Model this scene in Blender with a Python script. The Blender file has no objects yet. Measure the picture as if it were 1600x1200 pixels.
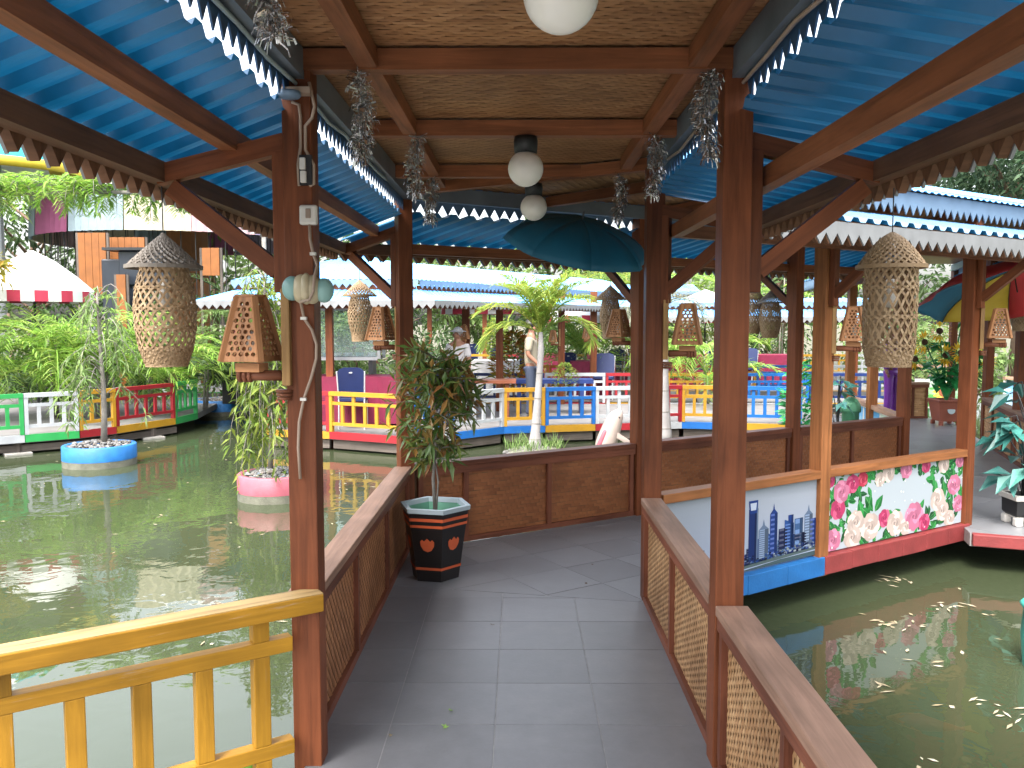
import bpy, bmesh, math, random
from mathutils import Vector, Matrix, Euler
R = math.radians
rnd = random.Random(7)
scn = bpy.context.scene
COL = scn.collection

# ---------------------------------------------------------------- camera, sky, sun, exposure
cd = bpy.data.cameras.new('camera'); cam = bpy.data.objects.new('camera', cd); COL.objects.link(cam)
cam.location = (0, 0, 1.6); cam.rotation_euler = (R(90 - 4.25), 0, R(.48))
cd.sensor_width = 36; cd.lens = 29.7; cd.clip_start = .05; cd.clip_end = 600
scn.camera = cam
SUN_EL, SUN_AZ = R(62), R(205)          # azimuth measured clockwise from +Y: behind the camera, a little to its left
w = bpy.data.worlds.new('World'); scn.world = w; w.use_nodes = True
nt = w.node_tree; nt.nodes.clear()
sky = nt.nodes.new('ShaderNodeTexSky'); sky.sky_type = 'NISHITA'; sky.sun_disc = False
sky.sun_elevation = SUN_EL; sky.sun_rotation = SUN_AZ; sky.air_density = 1.2; sky.dust_density = 6.0; sky.ozone_density = 1.0
hs = nt.nodes.new('ShaderNodeHueSaturation'); hs.inputs['Saturation'].default_value = .38
bg = nt.nodes.new('ShaderNodeBackground'); bg.inputs['Strength'].default_value = .15
wo = nt.nodes.new('ShaderNodeOutputWorld')
nt.links.new(sky.outputs[0], hs.inputs['Color']); nt.links.new(hs.outputs[0], bg.inputs['Color']); nt.links.new(bg.outputs[0], wo.inputs[0])
sd = bpy.data.lights.new('sun', 'SUN'); sd.energy = .7; sd.angle = R(18); sd.color = (1, .95, .87)
sun = bpy.data.objects.new('sun', sd); COL.objects.link(sun)
sdir = Vector((math.sin(SUN_AZ) * math.cos(SUN_EL), math.cos(SUN_AZ) * math.cos(SUN_EL), math.sin(SUN_EL)))
sun.rotation_euler = sdir.to_track_quat('Z', 'Y').to_euler()
vs = scn.view_settings; vs.view_transform = 'Standard'; vs.look = 'None'; vs.gamma = 1; vs.exposure = 2.55
try: vs.use_curve_mapping = False
except Exception: pass
scn.cycles.max_bounces = 8; scn.cycles.diffuse_bounces = 6; scn.cycles.glossy_bounces = 3; scn.cycles.transmission_bounces = 4; scn.cycles.transparent_max_bounces = 12

# ---------------------------------------------------------------- materials
MATS = {}
def _new(name):
    m = bpy.data.materials.new(name); m.use_nodes = True; MATS[name] = m
    return m, m.node_tree, m.node_tree.nodes['Principled BSDF']
def N(t, k, **kw):
    n = t.nodes.new(k)
    for a, b in kw.items(): setattr(n, a, b)
    return n
def L(t, a, b): t.links.new(a, b)
def ramp(t, stops):
    r = N(t, 'ShaderNodeValToRGB'); e = r.color_ramp.elements
    while len(e) < len(stops): e.new(.5)
    for el, (p, c) in zip(e, stops): el.position = p; el.color = (*c, 1)
    return r
def dim(c, k): return tuple(min(1, v * k) for v in c)

def m_plain(name, c, rough=.5, var=.12, scale=6., bump=0., metal=0., spec=.5, coat=0.):
    """paint or plastic with gentle patchy wear"""
    m, t, b = _new(name)
    b.inputs['Roughness'].default_value = rough; b.inputs['Metallic'].default_value = metal
    b.inputs['Specular IOR Level'].default_value = spec; b.inputs['Coat Weight'].default_value = coat
    tc = N(t, 'ShaderNodeTexCoord'); nz = N(t, 'ShaderNodeTexNoise'); nz.inputs['Scale'].default_value = scale; nz.inputs['Detail'].default_value = 6
    L(t, tc.outputs['Object'], nz.inputs['Vector'])
    rp = ramp(t, [(.25, dim(c, 1 - var)), (.75, dim(c, 1 + var))]); L(t, nz.outputs[0], rp.inputs[0])
    L(t, rp.outputs[0], b.inputs['Base Color'])
    if bump:
        n2 = N(t, 'ShaderNodeTexNoise'); n2.inputs['Scale'].default_value = scale * 8; n2.inputs['Detail'].default_value = 4
        L(t, tc.outputs['Object'], n2.inputs['Vector'])
        bp = N(t, 'ShaderNodeBump'); bp.inputs['Strength'].default_value = bump; bp.inputs['Distance'].default_value = .01
        L(t, n2.outputs[0], bp.inputs['Height']); L(t, bp.outputs[0], b.inputs['Normal'])
    return m

def m_wood(name, c, dark=.55, rough=.5, chip=None):
    """timber: grain runs along u of the beam's UV; chip = colour of bare wood showing through worn paint"""
    m, t, b = _new(name); b.inputs['Roughness'].default_value = rough; b.inputs['Specular IOR Level'].default_value = .2
    uv = N(t, 'ShaderNodeUVMap'); mp = N(t, 'ShaderNodeMapping'); mp.inputs['Scale'].default_value = (2.2, 38, 1)
    oi = N(t, 'ShaderNodeObjectInfo')
    L(t, uv.outputs[0], mp.inputs['Vector']); 
    ad = N(t, 'ShaderNodeVectorMath', operation='ADD'); L(t, mp.outputs[0], ad.inputs[0])
    cm = N(t, 'ShaderNodeCombineXYZ'); ml = N(t, 'ShaderNodeMath', operation='MULTIPLY'); ml.inputs[1].default_value = 50
    L(t, oi.outputs['Random'], ml.inputs[0]); L(t, ml.outputs[0], cm.inputs['X']); L(t, ml.outputs[0], cm.inputs['Z']); L(t, cm.outputs[0], ad.inputs[1])
    nz = N(t, 'ShaderNodeTexNoise'); nz.inputs['Scale'].default_value = 1; nz.inputs['Detail'].default_value = 8; nz.inputs['Roughness'].default_value = .62; nz.inputs['Distortion'].default_value = .6
    L(t, ad.outputs[0], nz.inputs['Vector'])
    rp = ramp(t, [(.28, dim(c, dark)), (.5, c), (.74, dim(c, 1.35))]); L(t, nz.outputs[0], rp.inputs[0])
    tc = N(t, 'ShaderNodeTexCoord'); n2 = N(t, 'ShaderNodeTexNoise'); n2.inputs['Scale'].default_value = 2.2; n2.inputs['Detail'].default_value = 5
    L(t, tc.outputs['Object'], n2.inputs['Vector'])
    mx = N(t, 'ShaderNodeMix', data_type='RGBA', blend_type='MULTIPLY'); mx.inputs[0].default_value = 1
    r2 = ramp(t, [(.3, (.62, .62, .62)), (.7, (1.1, 1.1, 1.1))]); L(t, n2.outputs[0], r2.inputs[0])
    L(t, rp.outputs[0], mx.inputs[6]); L(t, r2.outputs[0], mx.inputs[7])
    out = mx.outputs[2]
    rv = N(t, 'ShaderNodeMapRange'); rv.inputs[3].default_value = .78; rv.inputs[4].default_value = 1.2
    L(t, oi.outputs['Random'], rv.inputs[0])
    m3 = N(t, 'ShaderNodeVectorMath', operation='SCALE'); L(t, out, m3.inputs[0]); L(t, rv.outputs[0], m3.inputs['Scale']); out = m3.outputs[0]
    if chip:
        n3 = N(t, 'ShaderNodeTexNoise'); n3.inputs['Scale'].default_value = .9; n3.inputs['Detail'].default_value = 9; n3.inputs['Roughness'].default_value = .7
        L(t, ad.outputs[0], n3.inputs['Vector'])
        r3 = ramp(t, [(.60, (0, 0, 0)), (.66, (1, 1, 1))]); L(t, n3.outputs[0], r3.inputs[0])
        m4 = N(t, 'ShaderNodeMix', data_type='RGBA'); L(t, r3.outputs[0], m4.inputs[0]); L(t, out, m4.inputs[6]); m4.inputs[7].default_value = (*chip, 1); out = m4.outputs[2]
    L(t, out, b.inputs['Base Color'])
    bp = N(t, 'ShaderNodeBump'); bp.inputs['Strength'].default_value = .35; bp.inputs['Distance'].default_value = .004
    L(t, nz.outputs[0], bp.inputs['Height']); L(t, bp.outputs[0], b.inputs['Normal'])
    return m

def m_island(name, cols, rough=.6, transl=0., spec=.3, tint=None):
    """many small pieces: colour differs from piece to piece"""
    m, t, b = _new(name); b.inputs['Roughness'].default_value = rough; b.inputs['Specular IOR Level'].default_value = spec
    g = N(t, 'ShaderNodeNewGeometry'); n = len(cols)
    rp = ramp(t, [(i / max(1, n - 1), c) for i, c in enumerate(cols)]); L(t, g.outputs['Random Per Island'], rp.inputs[0])
    out = rp.outputs[0]
    if tint:                                     # slow stain over the whole surface
        tc = N(t, 'ShaderNodeTexCoord'); nz = N(t, 'ShaderNodeTexNoise'); nz.inputs['Scale'].default_value = tint; nz.inputs['Detail'].default_value = 5
        L(t, tc.outputs['Object'], nz.inputs['Vector']); r2 = ramp(t, [(.3, (.6, .55, .5)), (.7, (1.08, 1.05, 1))]); L(t, nz.outputs[0], r2.inputs[0])
        mx = N(t, 'ShaderNodeMix', data_type='RGBA', blend_type='MULTIPLY'); mx.inputs[0].default_value = 1
        L(t, out, mx.inputs[6]); L(t, r2.outputs[0], mx.inputs[7]); out = mx.outputs[2]
    L(t, out, b.inputs['Base Color'])
    if transl:
        tr = N(t, 'ShaderNodeBsdfTranslucent'); L(t, out, tr.inputs['Color'])
        ms = N(t, 'ShaderNodeMixShader'); ms.inputs[0].default_value = transl
        o = t.nodes['Material Output']; L(t, b.outputs[0], ms.inputs[1]); L(t, tr.outputs[0], ms.inputs[2]); L(t, ms.outputs[0], o.inputs[0])
    return m

def m_sheet(name, c, rough=.3, transl=.25, dirt=True):
    """corrugated roofing: glossy plastic sheet that lets some light through"""
    m, t, b = _new(name); b.inputs['Roughness'].default_value = rough; b.inputs['Specular IOR Level'].default_value = .6
    tc = N(t, 'ShaderNodeTexCoord'); nz = N(t, 'ShaderNodeTexNoise'); nz.inputs['Scale'].default_value = 3; nz.inputs['Detail'].default_value = 7; nz.inputs['Roughness'].default_value = .65
    L(t, tc.outputs['Object'], nz.inputs['Vector'])
    rp = ramp(t, [(.25, dim(c, .72)), (.5, c), (.75, dim(c, 1.25))]); L(t, nz.outputs[0], rp.inputs[0]); L(t, rp.outputs[0], b.inputs['Base Color'])
    rr = N(t, 'ShaderNodeMapRange'); rr.inputs[3].default_value = rough * .7; rr.inputs[4].default_value = rough * 1.5; L(t, nz.outputs[0], rr.inputs[0]); L(t, rr.outputs[0], b.inputs['Roughness'])
    if transl:
        tr = N(t, 'ShaderNodeBsdfTranslucent'); L(t, rp.outputs[0], tr.inputs['Color'])
        ms = N(t, 'ShaderNodeMixShader'); ms.inputs[0].default_value = transl
        o = t.nodes['Material Output']; L(t, b.outputs[0], ms.inputs[1]); L(t, tr.outputs[0], ms.inputs[2]); L(t, ms.outputs[0], o.inputs[0])
    return m

def m_print(name, rough=.6):
    """flat printed banner: colours come from the print's own colour layer"""
    m, t, b = _new(name); b.inputs['Roughness'].default_value = rough; b.inputs['Specular IOR Level'].default_value = .2
    a = N(t, 'ShaderNodeAttribute'); a.attribute_name = 'Col'; L(t, a.outputs['Color'], b.inputs['Base Color'])
    return m

def m_water(name):
    m, t, b = _new(name); b.inputs['Roughness'].default_value = .02; b.inputs['IOR'].default_value = 1.5; b.inputs['Specular IOR Level'].default_value = .85
    tc = N(t, 'ShaderNodeTexCoord')
    n0 = N(t, 'ShaderNodeTexNoise'); n0.inputs['Scale'].default_value = .5; n0.inputs['Detail'].default_value = 4; L(t, tc.outputs['Object'], n0.inputs['Vector'])
    rp = ramp(t, [(.3, (.034, .046, .023)), (.7, (.048, .060, .031))]); L(t, n0.outputs[0], rp.inputs[0]); L(t, rp.outputs[0], b.inputs['Base Color'])
    n1 = N(t, 'ShaderNodeTexNoise'); n1.inputs['Scale'].default_value = 3.4; n1.inputs['Detail'].default_value = 3; n1.inputs['Distortion'].default_value = .4; L(t, tc.outputs['Object'], n1.inputs['Vector'])
    bp = N(t, 'ShaderNodeBump'); bp.inputs['Strength'].default_value = .13; bp.inputs['Distance'].default_value = .03; L(t, n1.outputs[0], bp.inputs['Height']); L(t, bp.outputs[0], b.inputs['Normal'])
    tr = N(t, 'ShaderNodeBsdfTransparent'); ms = N(t, 'ShaderNodeMixShader'); ms.inputs[0].default_value = .14
    o = t.nodes['Material Output']; L(t, b.outputs[0], ms.inputs[1]); L(t, tr.outputs[0], ms.inputs[2]); L(t, ms.outputs[0], o.inputs[0])
    return m

def m_tile(name):
    m, t, b = _new(name); b.inputs['Specular IOR Level'].default_value = .45
    tc = N(t, 'ShaderNodeTexCoord'); oi = N(t, 'ShaderNodeObjectInfo')
    nz = N(t, 'ShaderNodeTexNoise'); nz.inputs['Scale'].default_value = 5; nz.inputs['Detail'].default_value = 9; nz.inputs['Roughness'].default_value = .7; L(t, tc.outputs['Object'], nz.inputs['Vector'])
    rp = ramp(t, [(.25, (.135, .138, .148)), (.55, (.172, .176, .188)), (.8, (.21, .214, .225))]); L(t, nz.outputs[0], rp.inputs[0])
    rv = N(t, 'ShaderNodeMapRange'); rv.inputs[3].default_value = .88; rv.inputs[4].default_value = 1.12; L(t, oi.outputs['Random'], rv.inputs[0])
    sc = N(t, 'ShaderNodeVectorMath', operation='SCALE'); L(t, rp.outputs[0], sc.inputs[0]); L(t, rv.outputs[0], sc.inputs['Scale']); L(t, sc.outputs[0], b.inputs['Base Color'])
    rr = N(t, 'ShaderNodeMapRange'); rr.inputs[3].default_value = .28; rr.inputs[4].default_value = .5; L(t, nz.outputs[0], rr.inputs[0]); L(t, rr.outputs[0], b.inputs['Roughness'])
    n2 = N(t, 'ShaderNodeTexNoise'); n2.inputs['Scale'].default_value = 60; n2.inputs['Detail'].default_value = 5; L(t, tc.outputs['Object'], n2.inputs['Vector'])
    bp = N(t, 'ShaderNodeBump'); bp.inputs['Strength'].default_value = .12; bp.inputs['Distance'].default_value = .004; L(t, n2.outputs[0], bp.inputs['Height']); L(t, bp.outputs[0], b.inputs['Normal'])
    return m

def m_glass(name):
    m, t, b = _new(name); b.inputs['Roughness'].default_value = .02; b.inputs['Base Color'].default_value = (.8, .9, .9, 1)
    tr = N(t, 'ShaderNodeBsdfTransparent'); tr.inputs[0].default_value = (.86, .93, .93, 1); ms = N(t, 'ShaderNodeMixShader'); ms.inputs[0].default_value = .82
    o = t.nodes['Material Output']; L(t, b.outputs[0], ms.inputs[1]); L(t, tr.outputs[0], ms.inputs[2]); L(t, ms.outputs[0], o.inputs[0])
    return m

m_wood('post_wood', (.168, .051, .020), .6, .5)
m_wood('beam_wood', (.23, .083, .036), .6, .5)
m_wood('eave_wood', (.155, .075, .042), .6, .6)
m_wood('cap_wood', (.30, .18, .125), .74, .55)
m_wood('cap_dark', (.17, .058, .032), .6, .5)
m_wood('lamp_wood', (.40, .19, .085), .6, .5)
m_wood('lamp_arm', (.20, .075, .04), .6, .45)
m_wood('plank_pale', (.40, .23, .09), .7, .5)
m_wood('mural_cap', (.27, .105, .038), .6, .5)
m_wood('grey_timber', (.12, .10, .085), .6, .8)
PAINTS = {'yellow': (.50, .255, .012), 'far_yellow': (.36, .19, .012), 'white': (.33, .345, .36), 'blue': (.007, .10, .34), 'red': (.24, .010, .016), 'green': (.02, .25, .06), 'orange': (.5, .13, .012), 'navy': (.010, .026, .12)}
m_wood('yellow', (.36, .182, .018), .8, .45, chip=(.34, .22, .11))
m_wood('yellow_worn', (.42, .29, .13), .4, .6, chip=(.16, .10, .055))
for k, c in PAINTS.items():
    if k != 'yellow': m_plain('paint_' + k, c, .42, .14, 5, .15)
m_plain('paint_yellow', PAINTS['far_yellow'], .42, .14, 5, .15)
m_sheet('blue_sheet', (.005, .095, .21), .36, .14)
m_sheet('blue_roof', (.14, .42, .80), .22, .0)
m_plain('fascia_blue', (.03, .075, .15), .45, .2, 8)
m_plain('fascia_pale', (.13, .20, .29), .5, .14, 8)
m_plain('fascia_grey', (.18, .185, .19), .55, .16, 8)
m_plain('gutter', (.12, .14, .16), .45, .3, 5)
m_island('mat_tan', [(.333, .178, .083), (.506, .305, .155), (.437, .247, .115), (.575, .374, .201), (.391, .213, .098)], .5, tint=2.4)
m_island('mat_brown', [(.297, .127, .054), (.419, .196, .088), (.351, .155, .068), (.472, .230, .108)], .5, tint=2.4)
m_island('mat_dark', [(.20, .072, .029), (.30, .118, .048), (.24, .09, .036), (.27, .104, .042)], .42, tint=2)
m_island('mat_ceiling', [(.30, .145, .066), (.40, .21, .10), (.35, .175, .08), (.43, .235, .12), (.25, .115, .052)], .6, tint=1.6)
m_plain('mat_back', (.13, .07, .034), .9)
m_island('bamboo', [(.25, .165, .09), (.32, .225, .13), (.21, .135, .07), (.28, .19, .105)], .5)
m_island('bamboo_grey', [(.165, .142, .119), (.218, .191, .165), (.139, .119, .099), (.251, .224, .198)], .6)
m_tile('tile'); m_plain('grout', (.30, .30, .30), .8, .2, 20); m_water('water')
m_plain('mud', (.05, .055, .03), .9); m_plain('earth', (.09, .085, .055), .95, .25, 2, .4)
m_plain('concrete', (.22, .21, .19), .85, .22, 7, .4)
m_plain('globe', (.80, .77, .72), .3, .04, 3); m_plain('black', (.012, .012, .013), .5); m_plain('black_metal', (.02, .022, .025), .4)
m_plain('plastic_white', (.62, .59, .54), .4, .06); m_plain('conduit', (.30, .22, .165), .5, .1); m_plain('conduit_green', (.30, .36, .36), .5, .1)
m_island('tinsel', [(.55, .54, .54), (.8, .78, .76), (.35, .34, .34), (.66, .62, .6)], .22); MATS['tinsel'].node_tree.nodes['Principled BSDF'].inputs['Metallic'].default_value = .9
m_plain('umbrella_blue', (.007, .125, .22), .6, .1); m_plain('umbrella_red', (.45, .03, .03), .6, .1); m_plain('umbrella_yellow', (.5, .36, .03), .6, .1)
m_plain('cloth_magenta', (.15, .003, .03), .7, .15, 9); m_plain('cloth_white', (.55, .545, .54), .75, .06); m_plain('cloth_stripe', (.36, .02, .05), .7, .1)
m_plain('pot_black', (.012, .010, .010), .38, .2); m_plain('pot_orange', (.50, .095, .032), .5, .12); m_plain('pot_green', (.12, .33, .22), .5, .1); m_plain('pot_rim', (.33, .40, .43), .5, .1)
m_plain('soil', (.045, .03, .02), .95, .3, 20, .6); m_plain('ring_blue', (.012, .125, .36), .5, .2, 9, .2); m_plain('ring_pink', (.29, .075, .10), .55, .2, 9, .2); m_plain('ring_grey', (.12, .12, .09), .9, .3, 12, .5)
m_island('gravel', [(.188, .184, .176), (.124, .120, .116), (.255, .251, .247), (.064, .064, .064), (.158, .135, .116), (.090, .124, .150)], .8)
m_island('pebble_white', [(.350, .345, .335), (.275, .270, .260), (.400, .395, .390)], .7)
m_plain('bark_grey', (.17, .155, .135), .9, .3, 14, .5); m_plain('bark_pale', (.25, .235, .23), .8, .16, 6, .3); m_plain('bark_brown', (.14, .09, .06), .9, .3, 12, .5)
m_island('leaf_shrub', [(.069, .132, .025), (.098, .184, .038), (.052, .098, .023), (.161, .218, .052), (.138, .172, .040), (.345, .138, .046), (.081, .144, .032), (.391, .196, .057)], .32, .28, .5)
m_island('leaf_weep', [(.172, .238, .034), (.126, .205, .034), (.238, .284, .053), (.086, .158, .026), (.198, .218, .040)], .45, .45)
m_island('leaf_willow', [(.127, .214, .063), (.174, .261, .079), (.095, .167, .047), (.222, .284, .103)], .5, .42)
m_island('leaf_areca', [(.180, .349, .054), (.265, .444, .064), (.118, .244, .042), (.380, .486, .106), (.211, .338, .106)], .42, .45)
m_island('leaf_palm', [(.271, .367, .057), (.200, .319, .048), (.351, .399, .080), (.144, .248, .041), (.399, .376, .080)], .42, .48)
m_island('leaf_pale', [(.231, .242, .176), (.187, .209, .132), (.275, .275, .231)], .5, .4)
m_island('leaf_tree', [(.043, .086, .025), (.065, .122, .036), (.033, .065, .022), (.094, .143, .051)], .5, .35)
m_island('leaf_conifer', [(.040, .080, .044), (.064, .120, .056), (.028, .060, .032), (.096, .152, .072)], .6, .3)
m_island('leaf_yellow', [(.286, .231, .028), (.231, .220, .033), (.330, .198, .022), (.165, .198, .033)], .45, .45)
m_island('leaf_croton', [(.303, .198, .017), (.330, .088, .017), (.110, .154, .022), (.341, .253, .033)], .4, .4)
m_island('leaf_teal', [(.035, .16, .14), (.05, .21, .18), (.025, .11, .10), (.08, .25, .21)], .35, .1, .5)
m_island('leaf_lime', [(.24, .42, .09), (.32, .50, .14)], .4, .3); m_island('leaf_fake', [(.02, .20, .05), (.03, .28, .08), (.015, .13, .04)], .35, .15, .5)
m_island('petal_yellow', [(.85, .58, .03), (.85, .48, .03), (.8, .62, .08)], .5, .3); m_plain('flower_core', (.06, .025, .012), .8)
m_island('debris', [(.348, .300, .216), (.252, .204, .120), (.396, .360, .288)], .7)
m_plain('koi', (.50, .11, .02), .4); m_plain('statue_white', (.33, .265, .235), .4, .12, 5)
m_plain('chair_blue', (.004, .014, .075), .55, .15); m_plain('alu', (.46, .47, .48), .35, .05, metal=.2); m_glass('glass')
m_plain('panel_orange', (.22, .075, .014), .55, .2, 5); m_plain('dark_blue', (.014, .02, .03), .4, .15)
for k, c in {'magenta': (.27, .07, .15), 'slate': (.20, .26, .29), 'cream': (.42, .38, .28), 'pink': (.44, .29, .30), 'lavender': (.31, .26, .38)}.items(): m_plain('curtain_' + k, c, .6, .1)
m_print('print'); m_plain('teal_paint', (.03, .24, .20), .4, .2); m_plain('green_paint', (.09, .30, .17), .45, .15)
m_plain('skin', (.22, .10, .06), .5, .08); m_plain('shirt_beige', (.27, .235, .17), .8, .08); m_plain('trouser_navy', (.03, .04, .07), .8, .1); m_plain('shirt_white', (.42, .40, .40), .8, .06)
m_plain('satin_purple', (.14, .022, .26), .28, .2, 9); m_plain('hair_black', (.012, .01, .01), .5); m_plain('trim_white', (.7, .66, .7), .5)
m_plain('kerb_red', (.19, .028, .028), .55, .2, 8, .2); m_plain('kerb_blue', (.009, .10, .29), .5, .18, 8, .2); m_plain('canopy_teal', (.02, .3, .36), .5); m_plain('canopy_yellow', (.5, .37, .02), .5); m_plain('canopy_white', (.75, .78, .80), .5)
m_plain('deck_grey', (.125, .12, .118), .8, .2, 4, .2); m_plain('terracotta', (.22, .06, .035), .5, .15); m_plain('ceramic_teal', (.20, .36, .34), .35, .2, 12); m_plain('ceramic_sand', (.40, .34, .22), .4, .25, 14)
# ---------------------------------------------------------------- mesh helpers
class MB:
    def __init__(s): s.v = []; s.f = []; s.uv = []; s.c = []; s.usec = False
    def face(s, pts, uvs=None, col=None):
        i = len(s.v); s.v += [tuple(p) for p in pts]; s.f.append(tuple(range(i, i + len(pts))))
        s.uv.append(uvs or [(0, 0)] * len(pts)); s.c.append(col or (1, 1, 1))
        if col: s.usec = True
    def mesh(s, V, F, uvs=None, col=None):
        i = len(s.v); s.v += [tuple(p) for p in V]
        for k, f in enumerate(F):
            s.f.append(tuple(i + j for j in f)); s.uv.append(uvs[k] if uvs else [(V[j][0] + V[j][2], V[j][1]) for j in f]); s.c.append(col or (1, 1, 1))
        if col: s.usec = True
    def beam(s, a, b, wd, ht, up=(0, 0, 1)):
        """box timber from a to b (axis through the middle), width wd sideways, ht along up; UV u runs along it"""
        a, b = Vector(a), Vector(b); d = b - a; ln = d.length; d.normalize(); up = Vector(up)
        sd = d.cross(up)
        if sd.length < 1e-5: sd = d.cross(Vector((1, 0, 0)))
        sd.normalize(); u = sd.cross(d); x, y = sd * wd / 2, u * ht / 2
        P = [a - x - y, a + x - y, a + x + y, a - x + y]; Q = [p + d * ln for p in P]; w4 = [0, wd, wd + ht, 2 * wd + ht, 2 * (wd + ht)]
        for k in range(4):
            j = (k + 1) % 4; s.face([P[k], P[j], Q[j], Q[k]], [(0, w4[k]), (0, w4[k + 1]), (ln, w4[k + 1]), (ln, w4[k])])
        s.face(P[::-1], [(0, 0), (.02, 0), (.02, ht), (0, ht)]); s.face(Q, [(0, 0), (.02, 0), (.02, ht), (0, ht)])
        return s
    def box(s, c, size, rz=0):
        c = Vector(c); m = Matrix.Rotation(rz, 3, 'Z'); hx = m @ Vector((size[0] / 2, 0, 0))
        return s.beam(c - hx, c + hx, size[1], size[2])
    def tube(s, pts, rad, n=8, cap=True):
        pts = [Vector(p) for p in pts]; m = len(pts); rad = rad if isinstance(rad, (list, tuple)) else [rad] * m
        V, F = [], []; prev = None; ln = 0; U = []
        for i, p in enumerate(pts):
            d = (pts[min(i + 1, m - 1)] - pts[max(i - 1, 0)]).normalized()
            if prev is None: x = d.orthogonal().normalized()
            else: x = (prev - d * prev.dot(d)); x = x.normalized() if x.length > 1e-6 else d.orthogonal().normalized()
            prev = x; y = d.cross(x); ln += (p - pts[i - 1]).length if i else 0; U.append(ln)
            for k in range(n):
                a = 2 * math.pi * k / n; V.append(p + (x * math.cos(a) + y * math.sin(a)) * rad[i])
        uv = []
        for i in range(m - 1):
            for k in range(n):
                F.append((i * n + k, i * n + (k + 1) % n, (i + 1) * n + (k + 1) % n, (i + 1) * n + k)); uv.append([(U[i], k / n * .2), (U[i], (k + 1) / n * .2), (U[i + 1], (k + 1) / n * .2), (U[i + 1], k / n * .2)])
        if cap:
            F.append(tuple(range(n))[::-1]); F.append(tuple((m - 1) * n + k for k in range(n))); uv += [[(0, 0)] * n] * 2
        s.mesh(V, F, uv); return s
    def lathe(s, prof, n=24, c=(0, 0, 0), rot=0, cap0=True, cap1=True):
        c = Vector(c); V, F = [], []; m = len(prof)
        for r, z in prof:
            for k in range(n):
                a = rot + 2 * math.pi * k / n; V.append(c + Vector((r * math.cos(a), r * math.sin(a), z)))
        for i in range(m - 1):
            for k in range(n): F.append((i * n + k, i * n + (k + 1) % n, (i + 1) * n + (k + 1) % n, (i + 1) * n + k))
        if cap0 and prof[0][0] > 1e-4: F.append(tuple(range(n))[::-1])
        if cap1 and prof[-1][0] > 1e-4: F.append(tuple((m - 1) * n + k for k in range(n)))
        s.mesh(V, F); return s
    def prism(s, poly, z0, z1):
        n = len(poly); V = [(p[0], p[1], z0) for p in poly] + [(p[0], p[1], z1) for p in poly]
        F = [(k, (k + 1) % n, n + (k + 1) % n, n + k) for k in range(n)] + [tuple(range(n))[::-1], tuple(range(n, 2 * n))]
        s.mesh(V, F); return s
    def leaf(s, p, d, ln, wd, roll=None, fold=.25, bend=.15):
        """one pointed leaf: four triangles folded along the midrib and bent down"""
        d = Vector(d).normalized(); p = Vector(p)
        sd = d.cross(Vector((0, 0, 1))); sd = sd.normalized() if sd.length > 1e-3 else Vector((1, 0, 0))
        if roll: sd = Matrix.Rotation(roll, 3, d) @ sd
        u = sd.cross(d); mid = p + d * ln * .45 - u * wd * fold; tip = p + d * ln - Vector((0, 0, ln * bend))
        i = len(s.v); s.v += [tuple(p), tuple(mid + sd * wd / 2 + u * wd * fold), tuple(tip), tuple(mid - sd * wd / 2 + u * wd * fold), tuple(mid)]
        for f in ((0, 1, 4), (1, 2, 4), (0, 4, 3), (4, 2, 3)): s.f.append(tuple(i + j for j in f)); s.uv.append([(0, 0)] * 3); s.c.append((1, 1, 1))
    def build(s, name, mat, parent=None, smooth=False, bevel=0):
        me = bpy.data.meshes.new(name); me.from_pydata(s.v, [], s.f); me.validate(clean_customdata=False) if False else None
        ul = me.uv_layers.new(name='UVMap'); ul.data.foreach_set('uv', [x for f in s.uv for p in f for x in p])
        if s.usec:
            ca = me.color_attributes.new('Col', 'FLOAT_COLOR', 'CORNER'); ca.data.foreach_set('color', [x for f, c in zip(s.f, s.c) for _ in f for x in (*c, 1)])
        me.materials.append(MATS[mat]); me.update()
        if smooth: me.polygons.foreach_set('use_smooth', [True] * len(me.polygons))
        o = bpy.data.objects.new(name, me); COL.objects.link(o)
        if bevel:
            bm = bmesh.new(); bm.from_mesh(me); bmesh.ops.remove_doubles(bm, verts=bm.verts, dist=1e-5); bm.to_mesh(me); bm.free()
            b = o.modifiers.new('bevel', 'BEVEL'); b.width = bevel; b.segments = 2; b.limit_method = 'ANGLE'
        if parent: attach(o, parent)
        return o
def attach(o, p):
    o.parent = p
    if p.type == 'EMPTY': o.matrix_parent_inverse = Matrix.Translation(-p.location)
def tag(o, label, cat, group=None):
    o['label'] = label; o['category'] = cat
    if group: o['group'] = group
    return o
def thing(name, label, cat, loc=(0, 0, 0), group=None):
    o = bpy.data.objects.new(name, None); COL.objects.link(o); o.location = loc; o.empty_display_size = .1
    return tag(o, label, cat, group)
def struct(o, kind='structure'): o['kind'] = kind; return o
def clone(root, loc, rz, label, scale=1):
    """a copy of a thing with its parts and sub-parts"""
    def cp(o, par):
        c = o.copy(); COL.objects.link(c)
        if par: c.parent = par
        for ch in o.children: cp(ch, c)
        return c
    r = cp(root, None); r.location = loc; r.rotation_euler = (0, 0, rz); r.scale = (scale,) * 3; r['label'] = label
    return r
def v2(a, b): return Vector((b[0] - a[0], b[1] - a[1], 0))
def P3(p, z): return Vector((p[0], p[1], z))
def inpoly(x, y, poly):
    c = False; j = len(poly) - 1
    for i in range(len(poly)):
        a, b = poly[i], poly[j]
        if (a[1] > y) != (b[1] > y) and x < (b[0] - a[0]) * (y - a[1]) / (b[1] - a[1]) + a[0]: c = not c
        j = i
    return c
def inside(poly, pts): return all(inpoly(p[0], p[1], poly) for p in pts)

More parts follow.
